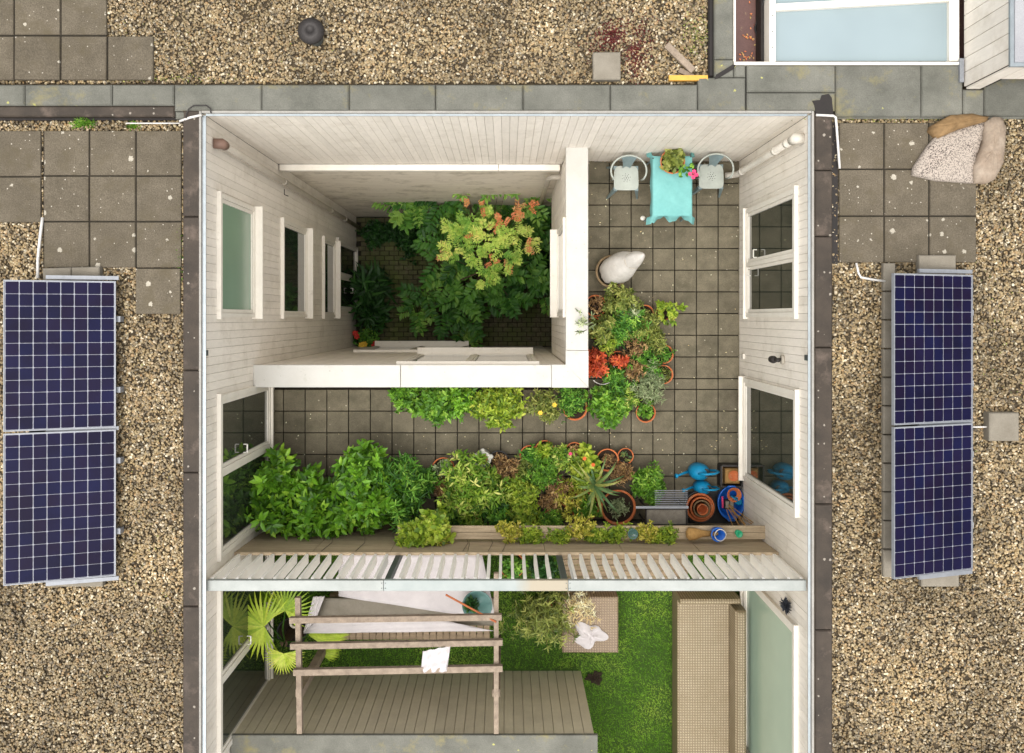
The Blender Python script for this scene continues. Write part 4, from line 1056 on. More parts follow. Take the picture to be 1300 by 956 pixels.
pk = P_('potted_flower', 712, 582, 17, .3, .05, 'varieg', 90, 7, label='pale variegated plant with one pink bloom at its side', aspect=.4)
flowers(pk, [(724,576)], DZ+.5, 'pink', .024)
P_('potted_flower', 692, 573, 10, .25, .055, 'lime', 28, 6, label='small lime leaved plant at the rear edge of the fence row', aspect=.7)
co = P_('coleus', 745, 590, 20, .3, .075, 'lime', 60, 6, label='large leaved plant with orange and yellow leaves beside a round pot', aspect=.75)
flowers(co, [(742,582),(753,590)], DZ+.5, 'orangepetal', .026)
P_('potted_flower', 730, 574, 9, .18, .04, 'brown', 22, 5, label='reddish sprig in terracotta pot right of the pink bloom', potr=.12)
P_('potted_twig', 723, 636, 26, .4, .05, 'yellow', 85, 6, label='straw yellow sprigs left of the aloe', aspect=.35)
P_('potted_twig', 708, 620, 16, .35, .05, 'brown', 50, 6, label='brown leaved sprigs between the feathery herbs and aloe', aspect=.4)
P_('potted_twig', 772, 585, 9, .1, .03, 'brown', 34, 5, label='large terracotta pot with bare brown stubble', potr=.155, poth=.22)
P_('potted_succulent', 795, 580, 7, .1, .05, 'succ', 3, 9, label='small terracotta pot holding a pale succulent rosette', potr=.11, poth=.18, aspect=.3, stems=0)
P_('potted_twig', 790, 602, 15, .28, .05, 'brown', 70, 6, label='brownish mossy plant in a dark pot left of the green bush', potm='black', potr=.16, aspect=.3)
P_('potted_bush', 826, 618, 22, .42, .06, 'fresh', 150, 6, label='fresh green bush next to the barbecue', aspect=.4, poth=.28, sq=1.1)
P_('potted_succulent', 786, 646, 15, .14, .05, 'grey', 60, 5, label='wide terracotta pot of dark grey succulents left of the barbecue', potr=.24, poth=.26, aspect=.3, fill=.8)
P_('potted_succulent', 744, 646, 17, .28, .06, 'fresh', 70, 6, label='terracotta pot with dense green tuft under the aloe', potr=.2, poth=.25, aspect=.3)
for (px, py, r_, mt, lf, lb) in ((666,596,13,'olive',.05,'small olive sprigs between the two green feathery herbs'),(700,640,14,'brown',.045,'reddish brown sprigs in front of the aloe pots'),
        (738,612,14,'lime',.05,'small lime leaves directly left of the aloe heart'),(650,650,13,'varieg',.05,'cream edged leaves between the feathery herbs'),
        (574,655,17,'mid',.07,'dark leaves between the wide bushes and the variegated bush'),(560,622,14,'brown',.06,'brown stems left of the variegated bush'),(622,640,14,'dark',.06,'dark leaves right behind the pale variegated plant')):
    P_('potted_herb', px, py, r_, .3, lf, mt, 46, 6, aspect=.45, label=lb, potm='black', potr=.11)
for (px, py, r_, mt, lf, lb) in ((806,440,17,'brown',.04,'wiry brown twigs above the larger red plant in the wall side bed'),(772,436,14,'lime',.045,'small yellow green sprigs beside the coping just above the red plants'),
        (834,436,13,'olive',.045,'olive twigs above the pot at the right edge of the bed'),(803,398,13,'grey',.045,'grey twigs between the two terracotta pots at the rear of the bed'),(800,505,14,'varieg',.045,'pale sprigs between the vivid bush and the corner pot'),
        (808,472,16,'brown',.045,'dark brown stems in front of the lavender')):
    P_('potted_shrub', px, py, r_, .5, lf, mt, 44, 6, aspect=.32, label=lb, potm='black', potr=.1, stems=24)
# aloe
ax, ay = W(757, 620, DZ+.55)
al = root('aloe', (ax, ay, DZ), 'aloe with long arching grey green leaves over the terracotta pots', 'plant')
pot(M['terra'], ax, ay, DZ, .15, .3, al)
for k in range(26):
    rg = random.Random(k+3); a = k*2.4+rg.uniform(-.5,.5); ln = rg.uniform(.2,.5); vs = []; n_ = 7
    for i in range(n_+1):
        q = i/n_; rr_ = ln*q; zz = DZ+.32+.30*math.sin(q*2.0)*(.6+.5*(k%3)/2)-.12*q*q
        wd = .021*(1-q**1.6)+.0015; nx, ny = -math.sin(a), math.cos(a)
        for sg, dz in ((-1,.012),(0,-.002),(1,.012)): vs.append((ax+rr_*math.cos(a)+sg*wd*nx, ay+rr_*math.sin(a)+sg*wd*ny, zz+dz*(1-q)))
    fs = [(i*3+j, i*3+j+1, i*3+j+4, i*3+j+3) for i in range(n_) for j in range(2)]
    o = MB().add(vs, fs).build('leaf', L['succ'], al, True); at = o.data.attributes.new('tint','FLOAT','POINT'); at.data.foreach_set('value', [rg.random()]*len(vs))
# sedum that trails over the fence boards
gs = 'trailing sedum along the fence'
for i, (px, py, r_, mt, lb) in enumerate([(648,676,15,'yellow','yellow trailing sedum below the bright feathery herb'),(676,686,16,'lime','lime trailing sedum with a hanging tip near the fence top'),
        (712,682,14,'yellow','sparse yellow sedum on the boards left of the round pots'),(738,672,18,'yellow','yellow sedum mat below the green tuft pot'),
        (757,692,12,'lime','lime sedum tip hanging over the fence boards'),(783,679,16,'yellow','yellow sedum behind the blue glass candle'),
        (822,678,14,'lime','lime sedum between candle and barbecue'),(845,684,16,'yellow','yellow sedum in front of the barbecue tray')]):
    bx_ = P_('trailing_sedum', px, py, r_*1.25, .17, .036, ('lime' if i % 3 else 'yellow'), 95, 7, aspect=.5, label=lb, z=-1.75, potm=None, poth=.02, stems=8, fill=.7, group=None, sq=.7, low=-.8)
x0_, x1_ = W(505,0,-1.75)[0], W(978,0,-1.75)[0]
tb = root('plant_shelf', ((x0_+x1_)/2, -2.7, -2.05), 'long narrow weathered shelf on the fence boards carrying yellow sedum', 'shelf')
MB().box(x0_, x1_, -2.785, -2.705, -1.78, -1.755).build('shelf_board', M['fencewood'], tb)
MB().box(x0_, x1_, -2.70, -2.62, -1.78, -1.755).build('shelf_board', M['fencewood'], tb)
for q in (.02, .35, .68, .98): MB().box(x0_+(x1_-x0_)*q-.015, x0_+(x1_-x0_)*q+.015, -2.785, -2.66, -1.9, -1.781).build('bracket', M['wood'], tb)
# white ceramic pot with ears
x, y = W(613, 583, DZ+.25)
cp_ = root('ceramic_pot', (x, y, DZ), 'white glazed ceramic pot with little knobs behind the variegated bush', 'pot')
MB().lathe([(.09,0),(.12,.12),(.1,.22),(.115,.27),(.095,.28),(.06,.25)], x, y, DZ, 20).build('bowl', M['ceramic'], cp_, True)
MB().disc(x, y, DZ+.262, .07).build('filling', M['straw'], cp_)
for a in (0.3, 1.6, 2.7, 3.9): MB().ball(x+.115*math.cos(a), y+.115*math.sin(a), DZ+.25, .035).build('knob', M['ceramic'], cp_, True)
P_('potted_herb', 633, 587, 12, .12, .04, 'brown', 30, 5, label='dark round pot with dead stalks right of the white ceramic pot', potm='black', potr=.15)
P_('potted_succulent', 562, 597, 12, .15, .05, 'grey', 40, 6, label='grey succulents in a terracotta pot left of the variegated bush', potr=.16)
# glass candle
x, y = W(803, 694, DZ+.6)
MB().lathe([(.055,0),(.065,.1),(.06,.1),(.05,.085),(.0001,.085)], W(803,0,-1.7)[0], -2.70, -1.753, 20).build('glass_candle', M['teal'], None, True, label='pale blue glass candle holder among the yellow sedum', cat='candle')
# ================================================================= CORNER CLUTTER
bx_, by_ = W(846, 650, DZ+.3)
bb = root('barbecue', (bx_, by_, DZ), 'rectangular charcoal barbecue with grate and grey ash tray', 'barbecue')
zt2 = DZ+.72
a = W(820, 646, zt2); b = W(873, 668, zt2)
m = MB()
for (x0_, x1_, y0_, y1_) in ((a[0],b[0],b[1],b[1]+.015),(a[0],b[0],a[1]-.015,a[1]),(a[0],a[0]+.012,b[1],a[1]),(b[0]-.012,b[0],b[1],a[1])):
    m.box(x0_, x1_, y0_+.0005, y1_-.0005, zt2-.09, zt2)
m.build('tray_rim', M['iron'], bb)
MB().box(a[0]+.012, b[0]-.012, b[1]+.015, a[1]-.015, zt2-.09, zt2-.06).build('ash_tray', M['ash'], bb)
MB().box(a[0]+.06, b[0]-.1, b[1]-.05, b[1]-.002, zt2-.07, zt2-.02).build('handle_plate', M['alu'], bb)
g0 = W(836, 625, zt2); g1 = W(870, 643, zt2)
MB().bar((g0[0]-.3, g1[1]-.01, zt2), (g1[0]+.04, g1[1]-.01, zt2), .03, .02).build('hinge_bar', M['alu'], bb)
for k in range(9):
    y = g1[1]+.02+k*.024
    MB().tube([(g0[0]-.05, y, zt2+.01), (g1[0]+.03, y, zt2+.01)], .004, 5).build('grate_bar', M['alu'], bb)
for (px, py) in ((822,648),(871,648),(822,668),(871,668)):
    x, y = W(px, py, zt2); MB().tube([(x,y,zt2-.09),(x,y,DZ)], .012, 6).build('leg', M['iron'], bb)
def can(px, py, s, label, rot=0.0, mt='blue'):
    zt3 = DZ+.18*s; x, y = W(px, py, zt3); cr, sr = math.cos(rot), math.sin(rot)
    rt = root('watering_can', (x, y, DZ), label, 'watering can', 'blue watering cans'); rt.rotation_euler = (0,0,rot)
    Lc = dict(local=True)
    MB().lathe([(.085*s,0),(.1*s,.03*s),(.105*s,.12*s),(.09*s,.2*s),(.05*s,.235*s),(.0001,.245*s)], 0, 0, .0, 22, 1.05, .85).build('body', M[mt], rt, True, **Lc)
    MB().lathe([(.045*s,0),(.042*s,.004),(.0001,.004)], .05*s, 0, .226*s, 16).build('filler_hole', M['black'], rt, False, **Lc)
    MB().tube([(-.08*s,0,.05*s),(-.16*s,0,.14*s),(-.25*s,.0,.27*s)], [.02*s,.014*s,.01*s], 8).build('spout', M[mt], rt, True, **Lc)
    MB().tube([(-.25*s,0,.27*s),(-.275*s,0,.29*s)], [.012*s,.026*s], 10).build('rose', M[mt], rt, True, **Lc)
    pts = [(-.03*s+.0,0,.24*s),(.03*s,0,.3*s),(.12*s,0,.3*s),(.185*s,0,.22*s),(.18*s,0,.12*s),(.1*s,0,.06*s)]
    MB().tube(pts, .013*s, 8).build('handle', M[mt], rt, True, **Lc)
    return rt
can(889, 600, 1.3, 'larger blue watering can lying nearest the tiles', .06)
can(893, 620, 1.1, 'smaller turquoise watering can above the terracotta pot stack', .02)
# crate with pot
x, y = W(928, 604, DZ+.15)
cr_ = root('wooden_crate', (x, y, DZ), 'square wooden crate holding folded cardboard below the right window', 'crate')
hw = .145
for (xx, yy, a_, b_) in ((x-hw,y,.012,hw),(x+hw,y,.012,hw),(x,y-hw,hw-.013,.012),(x,y+hw,hw-.013,.012)): MB().box(xx-a_, xx+a_, yy-b_, yy+b_, DZ, DZ+.2).build('side_board', M['iron'], cr_)
MB().box(x-hw+.013, x+hw-.013, y-hw+.013, y+hw-.013, DZ, DZ+.02).build('bottom', M['wood'], cr_)
MB().box(x-.08, x+.12, y-.11, y+.1, DZ+.021, DZ+.16, .02).build('cardboard', M['straw'], None, label='tan cardboard box standing inside the wooden crate', cat='box')
MB().lathe([(.05,0),(.075,.06),(.07,.06),(.03,.02),(.0001,.02)], x+.02, y+.01, DZ+.162, 18).build('terracotta_saucer', M['terra'], None, True, label='round terracotta saucer resting on the cardboard in the crate', cat='saucer')
# stack of pots
x, y = W(890, 645, DZ+.3)
for k, (r_, h_, mt, lb) in enumerate([(.225,.22,'black','large black outer pot at the bottom of the nested pot stack'),(.195,.25,'terra','wide terracotta pot nested in the black pot'),(.155,.27,'terra','middle terracotta pot in the nested stack'),
                      (.115,.28,'terraold','small brown pot in the nested stack'),(.075,.30,'terra','smallest terracotta pot in the centre of the nested stack')]):
    MB().lathe([(r_*.8,0),(r_*.97,h_*.85),(r_,h_*.86),(r_,h_),(r_*.93,h_*1.01),(r_*.8,h_*.86),(r_*.78,.02),(.0001,.02)], x+random.uniform(-.006,.006), y+random.uniform(-.006,.006), DZ+.004+.022*k, 26).build('nested_pot', M[mt], None, True, label=lb, cat='pot', group='nested plant pots')
# blue tub with tools
x, y = W(930, 640, DZ+.3)
tb_ = root('garden_tub', (x, y, DZ), 'oval cobalt blue flexible tub full of garden tools', 'tub')
MB().lathe([(.16,0),(.18,.12),(.2,.22),(.21,.23),(.19,.23),(.17,.12),(.15,.02),(.0001,.02)], x, y, DZ, 28, .9, 1.12).build('tub_body', M['blue2'], tb_, True)
for sy in (-1,1): MB().tube([(x-.07, y+sy*.2, DZ+.22),(x-.04,y+sy*.235,DZ+.26),(x+.04,y+sy*.235,DZ+.26),(x+.07,y+sy*.2,DZ+.22)], .012, 6).build('handle', M['blue2'], tb_, True)
can(934, 634, .62, 'small blue toy watering can lying in the cobalt tub', 2.5, 'blue').location.z = DZ+.12
MB().lathe([(.06,0),(.1,.08),(.095,.08),(.05,.01)], x+.03, y+.12, DZ+.2, 18).build('bowl', M['orange2'] if 'orange2' in M else M['terra'], None, True, label='orange bowl inside the cobalt tub', cat='bowl')
m = MB().box(x-.1, x+.03, y-.08, y+.05, DZ+.2, DZ+.26, .008); bt = m.build('seed_tray', M['black'], None, label='black two celled plastic tray inside the cobalt tub', cat='tray')
for q in (-.09, -.03): MB().box(x+q+.005, x+q+.052, y-.06, y+.03, DZ+.261, DZ+.266).build('tray_cell', M['ash'], bt)
tag(MB().bar((x-.14,y+.1,DZ+.3),(x-.12,y-.06,DZ+.24),.02,.02).build('hand_tool', M['pink']), 'pink handled hand tool in the cobalt tub', 'tool')
for k in range(9):
    rg = random.Random(k); xa, ya_ = W(925+rg.uniform(-5,5), 642+rg.uniform(-4,4), DZ+.25); xb, yb2 = W(952+rg.uniform(-14,22), 680+rg.uniform(-14,14), DZ+.9)
    tag(MB().tube([(xa,ya_,DZ+.22),(xb,yb2,DZ+.55+rg.random()*.3)], .006, 5).build('bamboo_cane', M['straw']), 'thin bamboo cane leaning out of the cobalt tub toward the fence shelf', 'cane', 'bamboo canes in the cobalt tub')
# tan gourd-like broom head, buckets, rope
zs_ = -1.752
xa = W(871, 0, -1.68)[0]; xb = W(912, 0, -1.68)[0]
tag(MB().tube([(xa,-2.70,zs_+.085),(xa+.03,-2.70,zs_+.085),(xa+.11,-2.70,zs_+.075),(xa+.2,-2.70,zs_+.06),(xb,-2.705,zs_+.05)], [.04,.08,.075,.045,.02], 12).build('straw_broom_head', M['straw'], None, True), 'tan straw broom head lying on the fence shelf near the barbecue', 'broom')
x, y = W(914, 0, -1.5)[0], -2.69
bk = root('blue_bucket', (x, y, zs_), 'small blue bucket with white cord on the fence shelf beside the broom head', 'bucket')
MB().lathe([(.06,0),(.085,.16),(.092,.17),(.075,.17),(.055,.02),(.0001,.02)], x, y, zs_, 20).build('bucket_body', M['blue2'], bk, True)
MB().tube([(x+.07*math.cos(a_)+.02, y+.07*math.sin(a_), zs_+.19+.01*math.sin(3*a_)) for a_ in np.linspace(0,9,40)], .007, 5).build('cord', M['wire'], bk, True)
MB().lathe([(.035,0),(.045,.1),(.038,.1),(.0001,.08)], W(940,0,-1.6)[0], -2.70, zs_, 16).build('green_cup', M['greenp'], None, True, label='green plastic cup at the right end of the fence shelf', cat='cup')
MB().box(*sorted((W(868,0,DZ+.01)[0], W(930,0,DZ+.01)[0])), W(0,664,DZ)[1], W(0,624,DZ)[1], DZ+.001, DZ+.003).build('black_mat', M['black'], None, label='black mat beneath the nested pots and blue tub', cat='mat')

# ================================================================= FENCE
FY = -2.80
fn = root('garden_fence', (0, FY-.03, DZ), 'tall fence of weathered boards topped by a row of white slats', 'fence')
bw = MB().box(-.5,.5,-.5,.5,-.5,.5).mesh('fence_board', M['fencewood'])
z = DZ; rowh = .152; zbot = -1.19; nrow = 12; rowh = (zbot-DZ)/nrow; cols = 7; cwid = 2*wX/cols
for r_ in range(nrow):
    for c_ in range(cols):
        inst('fence_board', bw, fn, (-wX+(c_+.5)*cwid, FY-.0125-.006*(nrow-r_)+random.uniform(-.002,.002), DZ+(r_+.5)*rowh), (cwid-.008, .025, rowh-.007))
MB().box(-wX+.01, wX-.01, FY-.03, FY+.004, -1.185, -1.155).build('cap_rail', M['fencewood'], fn)
slm = MB().box(-.016,.016,-.055,.055,-.49,.49).mesh('slat', M['white_slat'])
ns = 48; posts = [W(498,0,-.6)[0], W(714,0,-.6)[0]]
for k in range(ns):
    x = -wX+.07+k*(2*wX-.14)/(ns-1)
    if min(abs(x-p) for p in posts) < .06: continue
    inst('slat', slm, fn, (x, FY-.065, -.652), (1,1,1.0), (0,0,random.uniform(-.02,.02)))
for p in posts: MB().box(p-.03, p+.03, FY-.105, FY-.03, DZ, -.165).build('post', M['steel'], fn)
bx = [-wX+.03, posts[0]-.03, posts[1]+.03, wX-.03]
for a, b in zip(bx, bx[1:]):
    m = MB().box(a+.002, b-.002, FY-.135, FY-.02, -.16, -.10, .004); m.build('top_beam', M['zinc'] if a != bx[1] else M['zincstain'], fn)
m = MB()
for p in bx[1:3]:
    for dx in (-.02,.02):
        for dy in (-.105,-.05): m.lathe([(.006,0),(.006,.004),(.0001,.004)], p+dx, FY+dy, -.1, 8)
m.build('screw', M['steel'], fn)
# V-shaped wires on the fence
for (a, b, c) in ((412,'leftmost',398),(455,'second from left',440),(590,'middle',583),(622,'second from right',618),(640,'rightmost',645)):
    x = W(a, 0, -1.3)[0]
    tag(MB().tube([(x-.02, FY+.006, -1.2),(x+.03, FY+.008, -1.6),(x-.03,FY+.008,-2.0)], .003, 4).build('training_wire', M['iron']), b+' thin dark training wire on the weathered fence boards', 'wire', 'training wires on the fence')
# ================================================================= FRONT GARDEN
MB().box(-wX+.002, wX-.002, SE+.01, FY-.14, DZ-.04, DZ-.005).build('lawn', M['lawnbed'] if 'lawnbed' in M else M['bed'], kind='structure')
bpy.data.objects['lawn'].data.materials.clear()
M['lawnbed'] = pm('lawn_ground', (58,84,26), (44,66,20), 8, .95, bump=.4); bpy.data.objects['lawn'].data.materials.append(M['lawnbed'])
rg = np.random.default_rng(9); n = 90000
gx = rg.uniform(-wX+.01, wX-.01, n); gy = rg.uniform(-7.0, FY-.45, n)
keep = ~((gx < 1.0) & (gy < -4.9)); gx, gy = gx[keep], gy[keep]; n = len(gx)
lv = Leaves(77)
tn = .55+.3*np.sin(gx*3.1+1)*np.sin(gy*4.3)+.2*np.sin(gx*9+gy*7)*np.sin(gy*11+2)
lv.add(np.c_[gx, gy, np.full(n, DZ-.006)], np.c_[rg.normal(0,.55,(n,2)), np.full(n,.7)], .045*(.6+.7*rg.random(n)), .16, (np.array([(-.5,0,0),(.5,0,0),(0,1,0)],float), [(0,1,2)]), tint=tn)
L['lawn'] = leafm('lawn_blade', [(62,98,28),(84,122,34),(106,142,44),(136,156,66)], .7, .25)
lv.build('lawn_grass', L['lawn'], label='short bright green grass of the front garden', kind='stuff')
# timber deck strip under the fence
dk_ = root('deck_strip', (0, -3.1, DZ), kind='structure')
dm = MB().box(-.5,.5,-.5,.5,-.5,.5).mesh('deck_board', M['wood'])
for k in range(10): inst('deck_board', dm, dk_, (1.65, FY-.2-k*.082, DZ+.005), (1.75, .074, .03))
# shed wall at the front
sh = root('garden_shed', (-1.1, -5.2, DZ), 'low beige boarded shed wall at the front edge behind the lawn', 'shed')
XS = 1.04; YS = -4.93
MB().box(-wX+.01, XS-.012, SE+.02, YS-.022, DZ, -1.05).build('shed_body', M['shed'], sh)
sb = MB().box(-.5,.5,-.5,.5,-.5,.5).mesh('shed_board', M['shed'])
nb = 36; p = (XS+wX-.01)/nb
for k in range(nb): inst('shed_board', sb, sh, (-wX+.01+(k+.5)*p, YS-.011, (DZ-1.05)/2), (p-.007, .02, -1.05-DZ))
MB().box(-wX+.01, XS+.03, SE+.02, YS+.03, -1.048, -1.0, .006).build('roof', M['greyfelt'], sh)
# pergola
pg = root('pergola', (-1.1, -4.0, DZ), 'weathered grey timber pergola frame over the daybed', 'pergola')
ZP = -.95
def pb(px0, py0, px1, py1, z, wd, th, nm='beam'):
    a = W(px0, py0, z); b = W(px1, py1, z); return MB().bar((a[0],a[1],z), (b[0],b[1],z), wd, th).build(nm, M['greywood'], pg)
pb(368, 787, 637, 783, ZP, .065, .07); pb(369, 820, 638, 815, ZP, .065, .07); pb(373, 853, 638, 848, ZP, .07, .07)
pb(378.5, 758, 381, 930, ZP-.075, .06, .075, 'side_beam'); pb(630, 727, 630, 930, ZP-.075, .055, .075, 'side_beam')
for (px, py) in ((380,880),(630,880),(630,727),(380,762)):
    x, y = W(px, py, ZP-.115)
    if py > 800: MB().box(x-.045, x+.045, y-.045, y+.045, DZ, ZP-.114).build('post', M['greywood'], pg)
# daybed with boards
db = root('daybed', (-1.2, -3.7, DZ), 'slatted wooden daybed under the pergola partly covered by a white sail', 'daybed')
zd = DZ+.45; a = W(418, 755, zd); b = W(622, 812, zd); nb = 24; p = (b[0]-a[0])/nb
dbm = MB().box(-.5,.5,-.5,.5,-.5,.5).mesh('bed_slat', M['wood'])
for k in range(nb): inst('bed_slat', dbm, db, (a[0]+(k+.5)*p, (a[1]+b[1])/2, zd-.012), (p-.012, a[1]-b[1], .024))
for y in (a[1]-.03, b[1]+.03): MB().box(a[0], b[0], y-.03, y+.03, zd-.1, zd-.026).build('rail', M['wood'], db)
for (x, y) in ((a[0]+.05,a[1]-.05),(b[0]-.05,a[1]-.05),(a[0]+.05,b[1]+.05),(b[0]-.05,b[1]+.05)): MB().box(x-.03,x+.03,y-.03,y+.03,DZ,zd-.101).build('leg', M['wood'], db)
# cushions / mattress in grey boards tone
def cloth(name, poly, z, mt, label, cat='cloth', amp=.02, sag=0.0, nn_=14, fr=17, th=.004):
    P = [Vector((*W(px, py, zz), zz)) for px, py, zz in [(q[0], q[1], q[2] if len(q) > 2 else z) for q in poly]]
    vs = []; fs = []
    for j in range(nn_+1):
        for i in range(nn_+1):
            u, v = i/nn_, j/nn_
            q = P[0]*(1-u)*(1-v)+P[1]*u*(1-v)+P[2]*u*v+P[3]*(1-u)*v
            zz = q.z+amp*(math.sin(fr*u+5*v)*.6+math.sin(fr*.8*v+3*u+1)*.4)-sag*4*u*(1-u)*4*v*(1-v)*.25
            vs.append((q.x, q.y, zz))
    for j in range(nn_):
        for i in range(nn_):
            a = j*(nn_+1)+i; fs.append((a, a+1, a+nn_+2, a+nn_+1))
    o = MB().add(vs, fs).build(name, M[mt], None, True, label=label, cat=cat)
    so = o.modifiers.new('thickness', 'SOLIDIFY'); so.thickness = th
    return o
cloth('sail_cloth', [(430,704,-1.9),(612,704,-1.9),(630,788,-1.9),(430,757,-1.9)], 0, 'sail', 'upper white sail cloth stretched under the pergola near the fence', amp=.01)
cloth('sail_cloth', [(398,757,-2.1),(412,757,-2.1),(400,790,-2.2),(385,803,-2.2)], 0, 'sail', 'narrow folded white sail strip at the left end of the daybed', amp=.02)
cloth('sail_cloth', [(396,790,-2.25),(560,787,-2.25),(628,801,-2.25),(385,804,-2.25)], 0, 'sail', 'lower white sail edge lying over the daybed boards', amp=.01)
cloth('mattress_cover', [(412,758,-2.42),(628,758,-2.42),(628,792,-2.42),(400,792,-2.42)], 0, 'concrete', 'grey striped mattress on the daybed under the white sails', 'mattress', amp=.004, th=.06)
# white cushion over the front beam
cloth('white_towel', [(537,826,ZP+.06),(572,820,ZP+.04),(567,853,ZP+.06),(534,854,ZP+.02)], ZP+.06, 'sail', 'white towel hanging over the front pergola beam', 'towel', amp=.03, fr=19)
cloth('white_towel', [(549,818),(558,818),(560,828),(548,828)], ZP+.05, 'fleece', 'small knotted end of the white towel on the pergola beam', 'towel', amp=.01) if False else None
# rust rod, round glass bowl with plant
a = W(566,755,-1.1); b = W(630,789,-.92)
tag(MB().tube([(*a,-1.1),(*b,-.9)], .012, 6).build('metal_rod', M['rust']), 'rusty metal rod slanting over the round teal bowl', 'rod')
x, y = W(606, 768, -1.7)
MB().lathe([(.05,0),(.16,.05),(.19,.09),(.18,.09),(.14,.05),(.0001,.03)], x, y, -1.76, 26).build('glass_bowl', M['teal'], None, True, label='round teal glass bowl standing on the daybed by the right pergola beam', cat='bowl')
MB().box(x-.1,x+.1,y-.1,y+.1,-2.36,-1.761).build('stool', M['greywood'], None, label='small wooden stool carrying the teal glass bowl', cat='stool')
P_('bowl_plant', 598, 768, 9, .12, .06, 'dark', 20, 6, label='small dark plant in the teal glass bowl', z=-1.72, potm=None, poth=.02)
# fan palm
pxx, pyy = W(372, 800, DZ+.2)
pa = root('fan_palm', (pxx, pyy, DZ), 'yellow green fan palm beside the left garden window', 'palm')
pot(M['black'], pxx, pyy, DZ, .2, .3, pa)
MB().tube([(pxx,pyy,DZ+.25),(pxx,pyy,DZ+.7)], [.07,.05], 10).build('trunk', M['bark'], pa)
def fan(px, py, z, r, a0, span, tint, tilt=0.0):
    x, y = W(px, py, z); h = Vector((x, y, z)); nseg = 26; lv = Leaves(int(px*3+py))
    ang = a0+np.linspace(-span/2, span/2, nseg); lens = r*(1-.12*np.abs(np.linspace(-1,1,nseg))**2)*(1+rng.normal(0,.03,nseg))
    d = np.c_[np.cos(ang), np.sin(ang), np.full(nseg,.12)-.1*np.abs(np.linspace(-1,1,nseg))]
    lv.add(np.tile([x,y,z], (nseg,1)), d, lens, .062, (np.array([(-.25,0,0),(.25,0,0),(-.6,.45,.02),(0,.45,-.02),(.6,.45,.02),(-.45,.7,-.02),(.45,.7,-.02),(0,1,-.22)],float), [(0,1,4,3,2),(2,3,4,6,5),(5,6,7)]), tint=tint, upbias=4)
    lf = lv.build('palm_leaf', L['palm'], pa)
    MB().tube([(pxx,pyy,DZ+.65), tuple((Vector((pxx,pyy,DZ+.9)).lerp(h,.5))), tuple(h)], [.012,.01,.007], 5).build('stalk', L['fresh'], lf)
fan(335, 795, -1.75, .50, R(172), R(250), .55); fan(362, 775, -1.9, .38, R(75), R(260), .4); fan(360, 830, -1.6, .28, R(265), R(210), .8)
fan(330, 765, -2.3, .34, R(110), R(200), .2); fan(392, 806, -2.3, .5, R(0), R(60), .6); fan(405, 825, -2.4, .3, R(10), R(110), .5)
# ring thing next to it
x, y = W(390, 768, DZ+.3)
MB().lathe([(.05,.0),(.07,.03),(.05,.06),(.03,.03),(.05,0)], x, y, -2.0, 18).build('rope_coil', M['pipe'], None, True, label='small pale coil beside the palm under the pergola corner', cat='coil')
# ottoman + cloth
a = W(714, 758, DZ+.38); b = W(785, 829, DZ+.38)
o_ = root('wicker_ottoman', ((a[0]+b[0])/2, (a[1]+b[1])/2, DZ), 'square brown wicker ottoman on the lawn', 'ottoman')
MB().box(a[0], b[0], b[1], a[1], DZ+.04, DZ+.38, .015).build('woven_body', M['wicker2'], o_)
for x in (a[0]+.04, b[0]-.04):
    for y in (b[1]+.04, a[1]-.04): MB().box(x-.02,x+.02,y-.02,y+.02,DZ,DZ+.039).build('foot', M['iron'], o_)
def crumple(name, px, py, rx, ry, z, h, mt, label, cat, seed, spikes=7):
    x, y = W(px, py, z); k = (D-z)/F; vs = [(x, y, z+h)]; fs = []; n = 42; rings = 5; rg = random.Random(seed); ph = rg.random()*6
    for r_ in range(1, rings+1):
        for i in range(n):
            a = 2*PI*i/n; q = r_/rings; e = 1+.2*math.sin(3*a+ph)+.16*math.sin(spikes*a+2*ph)*q
            vs.append((x+rx*k*q*e*math.cos(a), y+ry*k*q*e*math.sin(a), z+.004+h*(1-q**2)*(1+.5*math.sin(4*a+5*q))+.012*math.sin(9*a+7*q)*(q < .95)+.012))
    fs = [(0, 1+i, 1+(i+1)%n) for i in range(n)]
    for r_ in range(rings-1):
        for i in range(n): fs.append((1+r_*n+i, 1+(r_+1)*n+i, 1+(r_+1)*n+(i+1)%n, 1+r_*n+(i+1)%n))
    return MB().add(vs, fs).build(name, M[mt], None, True, label=label, cat=cat)
crumple('crumpled_cloth', 748, 806, 19, 15, DZ+.38, .05, 'sail', 'crumpled pale lilac cloth lying on the wicker ottoman', 'cloth', 4, 5)
# sofa
a = W(860, 757, DZ+.4); b = W(951, 1000, DZ+.4); zs = DZ+.4
so_ = root('wicker_sofa', ((a[0]+b[0])/2, (a[1]+b[1])/2, DZ), 'long tan wicker sofa along the right garden window', 'sofa')
xb_ = W(929, 0, DZ+.5)[0]; xe = wX-.09
MB().box(a[0], xb_-.002, b[1], a[1]-.05, DZ+.02, zs, .015).build('seat', M['wicker'], so_)
MB().box(xb_, xe, b[1], a[1]-.1, DZ+.02, DZ+.72, .03).build('backrest', M['wicker'], so_)
MB().box(a[0], xe-.04, a[1]-.048, a[1]+.02, DZ+.02, DZ+.6, .02).build('armrest', M['wicker'], so_)
